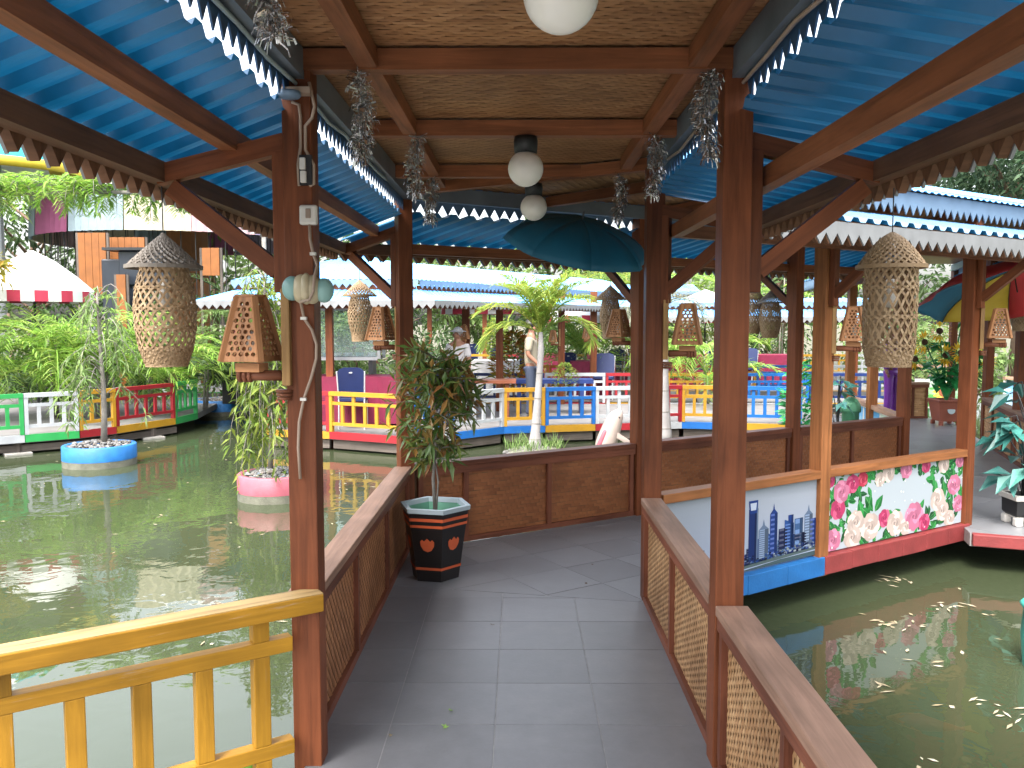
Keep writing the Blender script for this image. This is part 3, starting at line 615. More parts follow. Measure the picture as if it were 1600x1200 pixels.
for k in range(10):
    p = RP + RD * (.145 + .1915 * k); MB().beam(p + z * .1315, p + z * .4485, .056, .048, RN).build('baluster', 'yellow', t, bevel=.003)
    if k % 4 == 0:
        MB().beam(p + z * .5015, p + z * .5855, .056, .048, RN).build('baluster', 'yellow', t, bevel=.003)
        MB().beam(p + z * -.01, p + z * .0785, .056, .048, RN).build('foot', 'yellow', t, bevel=.003)
# ---------------------------------------------------------------- bamboo lanterns
def lattice(mb, prof, n, turns, wd, th, seg=30, phase=0, t0=0, t1=1, dirs=(1, -1)):
    """woven skin: strips wind both ways round a profile prof(t) -> (r, z), passing over and under each other"""
    for sgn in dirs:
        for k in range(n):
            ring = []
            for i in range(seg + 1):
                t_ = t0 + (t1 - t0) * i / seg; r, zz = prof(t_); a = 2 * math.pi * (k + phase) / n + sgn * turns * 2 * math.pi * t_
                off = th * .75 * (1 if (i + k) % 2 else -1) * sgn; ring.append((Vector((math.cos(a), math.sin(a), 0)), Vector(((r + off) * math.cos(a), (r + off) * math.sin(a), zz))))
            V, F = [], []
            for i, (nr_, p) in enumerate(ring):
                T = (ring[min(i + 1, seg)][1] - ring[max(i - 1, 0)][1]).normalized(); s = T.cross(nr_).normalized() * wd / 2; h = nr_ * th / 2
                V += [p - s - h, p + s - h, p + s + h, p - s + h]
            for i in range(seg):
                for j in range(4): F.append((4 * i + j, 4 * i + (j + 1) % 4, 4 * i + 4 + (j + 1) % 4, 4 * i + 4 + j))
            mb.mesh(V, F)
def hoop(mb, r, zc, ht, th, n=28): mb.lathe([(r - th, zc - ht / 2), (r, zc - ht / 2), (r, zc + ht / 2), (r - th, zc + ht / 2), (r - th, zc - ht / 2)], n, cap0=False, cap1=False)
def lantern(label, body, hat, hmat, n=20, turns=.42, cord=.14, hats=26):
    t = thing('bamboo_lantern', label, 'lantern', (0, 0, 0), 'bamboo lanterns hanging under the eaves'); mb = MB()
    lattice(mb, body, n, turns, .0078, .0022); lattice(mb, body, n, turns, .0075, .0022, 10, .5, 0, .16); r0, z0 = body(0); r1, z1 = body(1); hoop(mb, r0 + .003, z0 + .004, .012, .005); hoop(mb, r1 + .002, z1, .010, .004)
    mb.build('woven_body', 'bamboo', t)
    mb = MB(); lattice(mb, hat, hats, .22, .007, .002, 18); hb = mb.build('woven_hat', hmat, t)
    rh, zh = hat(0); mb = MB(); hoop(mb, rh + .004, zh, .013, .007); mb.build('hat_rim', hmat, hb)
    zt = hat(1)[1]; MB().tube([(0, 0, zt - .03), (0, 0, zt + cord)], .0022, 5).build('cord', 'black', t)
    MB().lathe([(.0, .20), (.016, .205), (.024, .225), (.018, .25), (.012, .27), (.012, .30), (0, .30)], 12).build('bulb', 'plastic_white', t, True)
    return t
def interp(pts):
    def f(t_):
        x = t_ * (len(pts) - 1); i = min(int(x), len(pts) - 2); u = x - i; u = u * u * (3 - 2 * u) if len(pts) > 3 else u
        return tuple(a + (b - a) * u for a, b in zip(pts[i], pts[i + 1]))
    return f
bulge = interp([(.068, 0), (.088, .06), (.100, .13), (.103, .20), (.096, .27), (.076, .345)])
straight = interp([(.070, 0), (.084, .07), (.087, .17), (.087, .27), (.084, .345)])
vase = interp([(.060, 0), (.064, .05), (.088, .15), (.090, .22), (.078, .29), (.064, .345)])
cone = lambda s: (max(.004, .125 * (1 - s) ** .95), .342 + .118 * s)
dome = lambda s: (max(.004, .112 * (1 - s) ** .66), .342 + .118 * s)
lanA = lantern('grey-hatted bulging bamboo lantern hanging left of the near left post', bulge, cone, 'bamboo_grey', 23, .52, .16)
lanA.location = (-1.235, 2.95, 1.445)
lanB = lantern('straight pale bamboo lantern with domed hat hanging right of the near right post', straight, dome, 'bamboo', 20, .5, .15)
lanB.location = (1.285, 2.95, 1.445)
lanC = lantern('vase-shaped bamboo lantern hanging beside the second left post', vase, cone, 'bamboo', 22, .5, .25)
lanC.location = (-1.20, 6.38, 1.45)
clone(lanC, (.79, 7.36, 1.45), .4, 'vase-shaped bamboo lantern hanging left of the middle post beyond the wall')
clone(lanA, (2.46, 8.32, 1.44), 1, 'grey bamboo lantern hanging right of the near right post over the far pond')
clone(lanB, (2.32, 8.45, 1.48), .3, 'pale bamboo lantern half hidden behind the near right post')
clone(lanC, (2.55, 6.05, 1.50), .7, 'small bamboo lantern behind the large lantern on the right', .8)
clone(lanA, (5.25, 8.9, 1.50), .2, 'dim bamboo lantern hanging by the sunflowers on the far right')
# ---------------------------------------------------------------- pierced wooden wall lamps
def wall_lamp(label):
    t = thing('wall_lamp', label, 'lamp', (0, 0, 0), 'pierced wooden lamps on posts'); B, T, Hh = .074, .033, .222; rot = Matrix.Rotation(R(-12), 3, 'Z')
    for k in range(4):
        q = Matrix.Rotation(k * math.pi / 2, 3, 'Z'); mb = MB(); rows = 10
        f = lambda u, v: rot @ (q @ Vector((u * (B + (T - B) * v), -(B + (T - B) * v), v * Hh)))
        nrm = rot @ (q @ Vector((0, -Hh, B - T)).normalized()) if False else (rot @ (q @ Vector((0, -1, .22)))).normalized()
        def plate(P):
            for s_ in (1, -1): mb.face([p + nrm * (.003 * s_) for p in (P if s_ > 0 else P[::-1])], [(p.z, p.x) for p in P])
        for r in range(rows):
            v0, v1 = .07 + .86 * r / rows, .07 + .86 * (r + 1) / rows; wd = 1.7 * (B + (T - B) * (v0 + v1) / 2); cells = max(3, int(wd / .0205)) - (r % 2); mg = .84 if r % 2 == 0 else .84 * (cells / (cells + 1))
            plate([f(-1, v0), f(-mg, v0), f(-mg, v1), f(-1, v1)]); plate([f(mg, v0), f(1, v0), f(1, v1), f(mg, v1)])
            for c in range(cells):
                u0, u1 = -mg + 2 * mg * c / cells, -mg + 2 * mg * (c + 1) / cells; uc, vc = (u0 + u1) / 2, (v0 + v1) / 2
                sq = [(u0, v0), (uc, v0), (u1, v0), (u1, vc), (u1, v1), (uc, v1), (u0, v1), (u0, vc)]; hw = (u1 - u0) * .36; hv = (v1 - v0) * .40
                hl = [(uc + hw * math.cos(a), vc + hv * math.sin(a)) for a in [R(225 + 45 * i) for i in range(8)]]
                for i in range(8):
                    j = (i + 1) % 8; plate([f(*sq[i]), f(*sq[j]), f(*hl[j]), f(*hl[i])]); h0, h1 = f(*hl[i]), f(*hl[j]); mb.face([h0 + nrm * .003, h1 + nrm * .003, h1 - nrm * .003, h0 - nrm * .003])
        plate([f(-1, 0), f(1, 0), f(1, .07), f(-1, .07)]); plate([f(-1, .93), f(1, .93), f(1, 1), f(-1, 1)])
        mb.build('pierced_side', 'lamp_wood', t)
        c0, c1 = rot @ (q @ Vector((B, -B, 0))), rot @ (q @ Vector((T, -T, Hh))); MB().beam(c0, c1, .02, .02).build('corner_strip', 'lamp_wood', t)
    MB().box((0, 0, Hh + .004), (.078, .078, .008), R(-12)).build('top_plate', 'lamp_wood', t)
    MB().box((0, 0, -.022), (.09, .065, .03), R(-12)).build('seat_block', 'lamp_wood', t)
    am = MB().tube([(-.05, 0, -.05), (.105, 0, -.05)], .019, 12).build('arm', 'lamp_arm', t, True)
    for k in range(3): MB().tube([(-.045 + k * .017, 0, -.05), (-.034 + k * .017, 0, -.05)], .025, 14).build('arm_ring', 'lamp_arm', am, True)
    MB().beam((.125, 0, -.085), (.125, 0, .25), .05, .03, (1, 0, 0)).build('back_plank', 'plank_pale', t, bevel=.004)
    for k in range(3): MB().tube([(.112, 0, -.099 - k * .013), (.112, 0, -.109 - k * .013)], .03 - k * .002, 14).build('knob_ring', 'lamp_arm', t, True)
    MB().lathe([(0, .03), (.014, .035), (.022, .07), (.014, .1), (0, .105)], 10).build('bulb', 'plastic_white', t, True)
    return t
wl = wall_lamp('pierced wooden lamp on the left side of the near left post'); wl.location = (-.93, 2.93, 1.462)
clone(wl, (-.96, 5.88, 1.47), R(-14), 'pierced wooden lamp on the left side of the second left post')
clone(wl, (.945, 4.76, 1.47), R(180), 'pierced wooden lamp on the right side of the second right post')
clone(wl, (.83, 7.06, 1.47), R(-25), 'pierced wooden lamp on the middle post across the bend, beside a hanging lantern')
clone(wl, (2.215, 5.62, 1.47), R(168), 'pierced wooden lamp behind the large right lantern, above the murals')
clone(wl, (3.70, 6.55, 1.47), R(165), 'pierced wooden lamp on the landing post near the right edge')
# ---------------------------------------------------------------- ceiling globes, tinsel, umbrellas
def globe(label, x, y):
    t = thing('globe_lamp', label, 'lamp', (0, 0, 0), 'white globe lamps under the ceiling'); MB().lathe([(.052, .0), (.056, -.02), (.052, -.075), (.0, -.076)], 20, cap0=True).build('socket', 'black', t, True)
    pr = [(.03, -.066)] + [(.082 * math.sin(a), -.145 + .082 * math.cos(a)) for a in [R(24 + 156 * i / 14) for i in range(15)]]; MB().lathe(pr, 28, cap0=False).build('shade', 'globe', t, True); t.location = (x, y, 2.448); return t
g = globe('nearest white globe lamp cut off by the top edge', .09, 1.88); clone(g, (.03, 3.97, 2.448), 0, 'middle white globe lamp under the woven ceiling'); clone(g, (.09, 5.30, 2.448), 0, 'farthest white globe lamp in front of the blue umbrella')
def garland(label, x, y, ztop, ln, sd):
    r = random.Random(sd); t = thing('tinsel_garland', label, 'garland', (x, y, ztop), 'silver tinsel garlands under the ceiling'); mb = MB()
    for k in range(int(1500 * ln)):
        zz = ztop - ln * r.random(); a = r.uniform(0, 6.28); sw = .012 * math.sin(zz * 22 + sd); el = r.uniform(-.9, .4); l_ = r.uniform(.022, .05)
        d = Vector((math.cos(a) * math.cos(el), math.sin(a) * math.cos(el), math.sin(el))); p = Vector((x + sw, y, zz)); s = d.cross(Vector((r.uniform(-1, 1), r.uniform(-1, 1), 1))).normalized() * r.choice([.0012, .0015, .002, .004])
        q = p + d * l_; e = q + Vector((0, 0, -.012)) + d * .006
        mb.mesh([p - s, p + s, q + s, q - s, e + s, e - s], [(0, 1, 2, 3), (3, 2, 4, 5)])
    mb.build('foil_fringe', 'tinsel', t); MB().tube([(x, y, ztop + .02), (x + .012 * math.sin(ztop * 22 + sd), y, ztop - ln / 2), (x, y, ztop - ln)], .002, 5).build('string', 'tinsel', t)
for lb, x, y, ln in (('big silver tinsel tuft at the top left edge of the ceiling', -.535, 1.86, .24), ('silver tinsel garland hanging from the first full crossbeam on the left', -.535, 2.93, .29), ('second tinsel garland from the camera on the left of the ceiling', -.475, 3.93, .27), ('small tinsel garland in front of the second left post', -.52, 5.06, .26), ('tinsel tuft at the top right edge of the ceiling', .65, 1.86, .12), ('silver tinsel garland hanging left of the near right post', .635, 2.93, .29), ('second tinsel garland from the camera on the right of the ceiling', .62, 3.93, .27), ('small tinsel garland left of the second right post', .58, 4.95, .25)):
    garland(lb, x, y, 2.445, ln, int(x * 100 + y * 10))
def umbrella(label, loc, rad, hgt, tilt, mats, n=8):
    t = thing('umbrella', label, 'umbrella', loc); rot = Euler(tilt).to_matrix(); Lc = Vector(loc); seg = 8
    for k in range(n):
        mb = MB(); V = []; F = []; sub = 4
        for i in range(seg + 1):
            u = i / seg
            for j in range(sub + 1):
                a = 2 * math.pi * (k + j / sub) / n; pin = 1 - .10 * u * (1 - abs(2 * j / sub - 1)); r = rad * math.sin(u * 1.35) / math.sin(1.35) * pin
                V.append(Lc + rot @ Vector((r * math.cos(a), r * math.sin(a), hgt * (math.cos(u * 1.35) - math.cos(1.35)) / (1 - math.cos(1.35)) - .012 * u * (1 - abs(2 * j / sub - 1)))))
        for i in range(seg):
            for j in range(sub): F.append((i * (sub + 1) + j, (i + 1) * (sub + 1) + j, (i + 1) * (sub + 1) + j + 1, i * (sub + 1) + j + 1))
        mb.mesh(V, F); g_ = mb.build('gore', mats[k % len(mats)], t, True); so = g_.modifiers.new('thickness', 'SOLIDIFY'); so.thickness = .0015
        a = 2 * math.pi * k / n; pts = [Lc + rot @ Vector((rad * math.sin(u * 1.35) / math.sin(1.35) * math.cos(a), rad * math.sin(u * 1.35) / math.sin(1.35) * math.sin(a), hgt * (math.cos(u * 1.35) - math.cos(1.35)) / (1 - math.cos(1.35)) - .006)) for u in [i / 6 for i in range(7)]]
        MB().tube(pts, .003, 5).build('rib', 'black_metal', t)
    MB().tube([Lc + rot @ Vector((0, 0, hgt + .05)), Lc + rot @ Vector((0, 0, .02))], .006, 8).build('shaft', 'black_metal', t)
    return t
umbrella('dark blue open umbrella hanging under the roof beyond the globe lamps', (.38, 5.68, 2.085), .50, .20, (R(21), R(7), R(10)), ['umbrella_blue'])
umbrella('red, yellow and blue umbrella hanging under the roof of the landing', (4.5, 7.7, 1.84), .85, .24, (R(-17), R(4), R(20)), ['umbrella_red', 'umbrella_yellow', 'umbrella_blue', 'umbrella_red'])
# ---------------------------------------------------------------- fittings on the near left post
PF = 2.926
t = thing('light_switch', 'white light switch on the near left post', 'switch', (-.708, PF, 1.97)); MB().box((-.72, PF - .008, 1.962), (.062, .022, .068)).build('plate', 'plastic_white', t, bevel=.008); MB().box((-.719, PF - .021, 1.966), (.017, .006, .032)).build('rocker', 'conduit', t, bevel=.002)
t = thing('fuse_box', 'small open fuse holder with thin pipes above the light switch', 'fuse holder', (-.72, PF, 2.1))
MB().box((-.725, PF - .012, 2.112), (.042, .02, .10)).build('backing', 'black', t); MB().box((-.733, PF - .026, 2.132), (.02, .014, .04)).build('terminal', 'plastic_white', t, bevel=.003); MB().box((-.731, PF - .026, 2.088), (.02, .014, .04)).build('terminal', 'plastic_white', t, bevel=.003)
MB().tube([(-.75, PF - .01, 2.06), (-.752, PF - .012, 2.13), (-.742, PF - .012, 2.19), (-.741, PF - .012, 2.29), (-.745, PF - .012, 2.33), (-.77, PF - .01, 2.34)], .0055, 8).build('pipe', 'conduit', t, True)
MB().tube([(-.715, PF - .01, 2.06), (-.70, PF - .012, 2.065), (-.698, PF - .012, 2.13), (-.726, PF - .012, 2.18), (-.725, PF - .012, 2.26), (-.70, PF - .02, 2.285), (-.688, PF - .03, 2.32), (-.705, PF - .03, 2.40)], .0055, 8).build('pipe', 'conduit', t, True)
t = thing('round_light', 'small round pale light at the top of the near left post', 'lamp', (-.775, PF - .05, 2.33)); MB().lathe([(.0, -.012), (.034, -.008), (.04, 0), (.038, .012), (0, .014)], 20, (-.768, PF - .05, 2.352)).build('diffuser', 'fascia_pale', t, True); MB().box((-.75, PF - .02, 2.372), (.10, .05, .02)).build('mount', 'conduit', t)
t = thing('cable', 'pale cable winding down the near left post', 'cable', (-.73, PF, 1.5)); cp = [(-.717, 1.93), (-.716, 1.88), (-.706, 1.83), (-.692, 1.79), (-.690, 1.75), (-.695, 1.70), (-.708, 1.672), (-.738, 1.665), (-.748, 1.645), (-.742, 1.61), (-.715, 1.57), (-.700, 1.52), (-.702, 1.47), (-.722, 1.40), (-.748, 1.33), (-.765, 1.25), (-.770, 1.16), (-.765, 1.05)]
MB().tube([(x, PF - .010 - (.055 if 1.66 < zz < 1.76 else 0), zz) for x, zz in cp], .0055, 8).build('sheath', 'conduit', t, True)
for x, zz in ((-.706, 1.83), (-.742, 1.61), (-.748, 1.33)): MB().box((x, PF - .012, zz), (.02, .016, .01)).build('clip', 'plastic_white', t)
t = thing('cloud_ornament', 'lobed teal and sand ceramic ornament fixed to the near left post', 'ornament', (-.72, PF - .03, 1.71))
def blob(mb, c, r, n=14):
    mb.lathe([(max(.0005, math.sin(math.pi * i / n)), math.cos(math.pi * i / n)) for i in range(n + 1)], 18); k = 18 * (n + 1)
    for i in range(len(mb.v) - k, len(mb.v)): v = mb.v[i]; mb.v[i] = (c[0] + v[0] * r[0], c[1] + v[1] * r[1], c[2] + v[2] * r[2])
for c, r, m in (((-.775, PF - .03, 1.712), (.035, .028, .042), 'ceramic_teal'), ((-.667, PF - .03, 1.705), (.035, .028, .042), 'ceramic_teal'), ((-.742, PF - .034, 1.710), (.034, .03, .050), 'ceramic_sand'), ((-.706, PF - .034, 1.708), (.034, .03, .050), 'ceramic_sand'), ((-.724, PF - .042, 1.710), (.022, .028, .054), 'ceramic_sand')):
    mb = MB(); blob(mb, c, r); mb.build('lobe', m, t, True)
for sx, lb in ((-.765, 'pale conduit clipped along the left ceiling edge'), (.752, 'pale conduit clipped along the right ceiling edge')):
    pts = [(sx + .006 * math.sin(k * 1.9), -1 + k * .28, 2.405 + .007 * math.sin(k * 2.7)) for k in range(22 if sx < 0 else 20)]
    tag(MB().tube(pts, .007, 8).build('conduit', 'conduit_green' if sx < 0 else 'conduit', None, True), lb, 'conduit')
# ---------------------------------------------------------------- hexagonal pot with red-tipped shrub
PX, PY = -.525, 5.22
t = thing('hexagonal_pot', 'black hexagonal pot with orange bands standing by the left wall', 'pot', (PX, PY, 0)); ro = R(48)
def hexr(zz): return .150 + (.218 - .150) * zz / .46
MB().lathe([(hexr(0), .001), (hexr(.05), .05), (hexr(.44), .44)], 6, (PX, PY, 0), ro, cap1=False).build('body', 'pot_black', t)
MB().lathe([(.226, .435), (.230, .462), (.198, .462), (.190, .435)], 6, (PX, PY, 0), ro, cap0=False, cap1=False).build('rim', 'pot_rim', t)
MB().lathe([(.199, .458), (.178, .36)], 6, (PX, PY, 0), ro, cap0=False, cap1=False).build('lining', 'pot_green', t)
MB().lathe([(.19, .375), (.12, .39), (0, .395)], 6, (PX, PY, 0), ro).build('soil', 'soil', t)
for za, zb in ((.385, .405), (.345, .362), (.075, .092)): MB().lathe([(hexr(za) + .004, za), (hexr(zb) + .004, zb)], 6, (PX, PY, 0), ro, cap0=False, cap1=False).build('band', 'pot_orange', t)
for k in range(6):
    a = ro + math.pi / 6 + k * math.pi / 3; ap = hexr(.235) * math.cos(math.pi / 6) + .004; c = Vector((PX + ap * math.cos(a), PY + ap * math.sin(a), .235)); u = Vector((-math.sin(a), math.cos(a), 0)); up = Vector((math.cos(a) * .128, math.sin(a) * .128, 1)).normalized()
    pts = [(-.036, .018), (-.026, .03), (-.016, .02), (0, .036), (.016, .02), (.026, .03), (.036, .018), (.034, -.004), (.02, -.026), (0, -.034), (-.02, -.026), (-.034, -.004)]
    mb = MB(); mb.face([c + u * x * 1.25 + up * y * 1.25 for x, y in pts]); mb.build('shell_motif', 'pot_orange', t)
t = thing('potted_shrub', 'shrub with glossy green and reddish leaves growing in the hexagonal pot', 'shrub', (PX, PY, .39)); r = random.Random(11)
tr_ = [(PX, PY, .38), (PX - .012, PY, .62), (PX + .006, PY + .01, .85), (PX - .004, PY, 1.1), (PX + .01, PY, 1.36)]; mb = MB(); mb.tube(tr_, [.012, .010, .009, .007, .004], 8); mb.tube([(PX + .004, PY - .01, .38), (PX + .02, PY, .6), (PX - .012, PY + .01, .82)], [.007, .006, .004], 6); lm = MB()
def sprig(base, d, ln, n, ll, lw, mb_, lm_, rr, droop=.2):
    d = Vector(d).normalized(); p = Vector(base); pts = [p.copy()]
    for i in range(5): d = (d + Vector((rr.uniform(-.12, .12), rr.uniform(-.12, .12), -droop * .1))).normalized(); p = p + d * ln / 5; pts.append(p.copy())
    if mb_: mb_.tube(pts, [.0035, .003, .0028, .0022, .0018, .0012], 5, cap=False)
    for i in range(n):
        u = .2 + .8 * (i + rr.random() * .6) / n; k = min(int(u * 5), 4); q = pts[k].lerp(pts[k + 1], u * 5 - k); a = i * 2.4 + rr.uniform(-.4, .4); side = d.orthogonal().normalized(); side = Matrix.Rotation(a, 3, d) @ side
        lm_.leaf(q, side * rr.uniform(.7, 1.1) + d * rr.uniform(.3, .8) + Vector((0, 0, rr.uniform(-.35, .15))), ll * rr.uniform(.7, 1.2), lw * rr.uniform(.8, 1.2), rr.uniform(-.7, .7))
for k in range(88):
    zz = r.choice([r.uniform(1.02, 1.44)] * 6 + [r.uniform(.78, 1.02)] * 2); f = (zz - .6) / .85; a = r.uniform(0, 6.28); reach = (.36 if zz > 1.0 else .19) * r.uniform(.55, 1.05) * (1 if zz < 1.3 else .72)
    x = PX + .006; sprig((x, PY, zz - .06), (math.cos(a), math.sin(a), r.uniform(.1, .75)), reach, r.randint(11, 15), .112, .029, mb, lm, r, .8)
mb.build('stem', 'bark_grey', t, True); lm.build('foliage', 'leaf_shrub', t)
# ---------------------------------------------------------------- small litter
def floor_leaf(x, y, a, l_, m, lb):
    mb = MB()
    for k in range(3): mb.leaf((x + .006 * k, y + .004 * k, .004), (math.cos(a + k * .9), math.sin(a + k * .9), .12), l_, l_ * .45, .2, .2, .02)
    tag(mb.build('fallen_leaf', m), lb, 'leaf', 'fallen leaves on the floor')
for x, y, a, l_, m, lb in ((-.30, 3.21, .5, .03, 'leaf_lime', 'small green fallen leaf low in the middle of the floor'), (-.28, 3.36, 2, .02, 'leaf_lime', 'tiny yellow-green fallen leaf just above the small green one'), (-.50, 3.14, 1, .022, 'debris', 'brown scrap on the floor near the left wall'), (-.14, 4.35, 2.4, .018, 'bark_brown', 'small dark fallen leaf in the middle of the floor'), (.40, 5.05, .2, .022, 'bark_brown', 'dark fallen leaf on the floor near the bend'), (.48, 5.45, 1.1, .02, 'bark_brown', 'farthest dark fallen leaf on the bridge floor')): floor_leaf(x, y, a, l_, m, lb)
r = random.Random(5); mb = MB()
for (cx, cy, n, s) in ((2.32, 3.98, 16, .13), (2.71, 6.05, 16, .08), (2.35, 5.15, 16, .10), (2.9, 5.5, 9, .12), (1.85, 4.25, 4, .05), (2.6, 3.6, 7, .1), (3.3, 5.6, 5, .3), (2.1, 4.6, 6, .2), (1.7, 3.5, 4, .1), (3.0, 4.9, 5, .35), (-5, 9.5, 30, 1.8), (-3, 7, 22, 1.5), (-2.2, 5, 10, .8), (-1.6, 9.5, 16, .6), (-4.5, 12.6, 20, 1.0)):
    for k in range(n):
        a = r.uniform(0, 6.28); mb.leaf((cx + r.gauss(0, s), cy + r.gauss(0, s * .6), WZ + .005), (math.cos(a), math.sin(a), .05), r.uniform(.03, .09), r.uniform(.01, .025), r.uniform(-.2, .2), .1, .02)
struct(tag(mb.build('floating_petals', 'debris'), 'pale fallen petals floating on the green water', 'petals'), 'stuff')
# orange fish under the surface
def fish_body(mb, pts, rads, flat=.7, n=12):
    mb.tube(pts, rads, n)
t = thing('koi_fish', 'orange fish swimming under the green water at lower right', 'fish', (1.95, 3.95, -.33)); mb = MB(); mb.tube([(1.80, 4.02, -.335), (1.86, 4.0, -.333), (1.93, 3.965, -.33), (2.02, 3.93, -.335), (2.10, 3.91, -.335)], [.006, .03, .042, .026, .008], 12); mb.build('body', 'koi', t, True)
mb = MB(); mb.prism([(2.09, 3.912), (2.17, 3.94), (2.15, 3.90), (2.165, 3.86)], -.338, -.332); mb.build('tail_fin', 'koi', t)
t = thing('teal_pot', 'teal glazed pot standing in the water at the right edge', 'pot', (2.83, 4.5, WZ)); MB().lathe([(.10, -.6), (.12, -.28), (.135, -.1), (.125, .03), (.145, .06), (.13, .075), (.11, .02), (.0, .0)], 20, (2.88, 4.5, 0)).build('body', 'teal_paint', t, True)
# succulents and white pebbles at the pond edge below the yellow railing
struct(MB().prism([(-.83, 2.99), (-1.9, 2.28), (-2.05, 2.5), (-.83, 3.3)], -.6, -.2).build('pond_edge', 'concrete'))
r = random.Random(9); mb = MB()
def pebble(mb, c, s, rr):
    n0 = len(mb.v); mb.lathe([(.001, -1), (.75, -.6), (1, 0), (.7, .65), (.001, 1)], 6); rz = Matrix.Rotation(rr.uniform(0, 3), 3, 'Z'); sc = (rr.uniform(.8, 1.3), rr.uniform(.7, 1.1), rr.uniform(.5, .8))
    for i in range(n0, len(mb.v)): v = rz @ Vector((mb.v[i][0] * s * sc[0], mb.v[i][1] * s * sc[1], mb.v[i][2] * s * sc[2])); mb.v[i] = tuple(v + Vector(c))
for k in range(160):
    u = r.random(); x = -.86 - 1.05 * u; y = 3.0 - .70 * u + r.uniform(.02, .22); pebble(mb, (x, y, -.19 + r.uniform(0, .02)), r.uniform(.014, .028), r)
struct(tag(mb.build('white_pebbles', 'pebble_white'), 'white pebbles at the pond edge under the yellow railing', 'pebbles'), 'stuff')
for x, y, s, lb in ((-1.05, 3.16, .09, 'lime green succulent rosette beyond the yellow railing by the post'), (-1.17, 3.10, .06, 'smaller succulent rosette left of the lime green one')):
    mb = MB()
    for k in range(34):
        a = k * 2.4; el = .15 + k * .034; mb.leaf((x, y, -.18 + k * .0012), (math.cos(a) * math.cos(el), math.sin(a) * math.cos(el), math.sin(el)), s * (1 - k * .014), s * .4, 0, .2, -.1)
    tag(mb.build('succulent', 'leaf_lime'), lb, 'plant')
# ---------------------------------------------------------------- decks with painted railings
def deck(poly, z1=-.02, name='deck_floor'): return struct(MB().prism(poly, z1 - .10, z1).build(name, 'deck_grey'))
def railing(label, a, b, col, z0=0, group='painted deck railings', n=None, kerb=None, simple=False, endpost=True, tall=4):
    a, b = Vector((*a, z0)), Vector((*b, z0)); d = b - a; ln = d.length; d.normalize(); z = Vector((0, 0, 1)); m = 'paint_' + col
    t = thing('deck_railing', label, 'railing', (a + b) / 2, group); sd = Vector((-d.y, d.x, 0))
    MB().beam(a + z * .555, b + z * .555, .07, .06).build('top_rail', m, t); MB().beam(a + z * .415, b + z * .415, .04, .045).build('middle_rail', m, t); MB().beam(a + z * .115, b + z * .115, .04, .045).build('bottom_rail', m, t)
    n = n or max(2, round(ln / .19))
    for k in range(n + 1):
        if k == n and not endpost: continue
        p = a + d * (.025 + (ln - .05) * k / n); end = k in (0, n)
        if end: MB().beam(p + z * .0, p + z * .525, .05, .056, sd).build('post', m, t)
        else:
            MB().beam(p + z * .1375, p + z * .3925, .048, .035, sd).build('baluster', m, t)
            if k % tall == tall // 2 and not simple: MB().beam(p + z * .4375, p + z * .525, .048, .035, sd).build('stub', m, t)
    if kerb: MB().beam(a - z * .055 - d * .0, b - z * .055, .05, .105).build('kerb_board', 'paint_' + kerb, t)
    return t
# centre deck across the pond
DP = [(-3.75, 12.45), (-2.75, 12.2), (-1.45, 11.6), (-.95, 12.1), (-.24, 12.8), (.40, 12.95), (1.19, 13.15), (1.95, 13.3), (2.6, 13.45), (3.3, 13.3), (4.4, 13.1)]
deck(DP + [(5.5, 13.4), (5.5, 17), (-3.75, 17)])
CDR = [('red', 'yellow', 'red railing left of the near left post on the centre deck'), ('yellow', 'red', 'yellow railing with red kerb in front of the blue chair'), ('blue', 'white', 'short blue railing behind the potted shrub at the deck corner'), ('white', 'blue', 'white railing with blue kerb right of the potted shrub'), ('yellow', 'blue', 'yellow railing section left of the slender palm trunk'), ('blue', 'yellow', 'blue railing with yellow kerb right of the slender palm trunk'), ('white', 'red', 'white railing with red kerb behind the fish statue'), ('red', 'white', 'red railing section behind the stout pale palm trunk'), ('yellow', 'blue', 'yellow railing with blue kerb between the two right-hand posts'), ('blue', 'yellow', 'wide blue railing with yellow kerb right of the near right post')]
for (a, b), (c, k, lb) in zip(zip(DP, DP[1:]), CDR):
    dd = v2(a, b).normalized() * .004; railing(lb, (a[0] + dd.x, a[1] + dd.y), (b[0] - dd.x, b[1] - dd.y), c, 0, kerb=k)
for (a, b), (c_, k_, lb_) in zip(zip(DP, DP[1:]), CDR):
    dd = v2(a, b).normalized(); nn = Vector((-dd.y, dd.x, 0)); tag(MB().beam(P3(a, -.19) + nn * .06 + dd * .03, P3(b, -.19) + nn * .06 - dd * .03, .06, .12).build('edge_timber', 'grey_timber'), 'timber below the ' + lb_, 'timber', 'timbers under the deck edges')
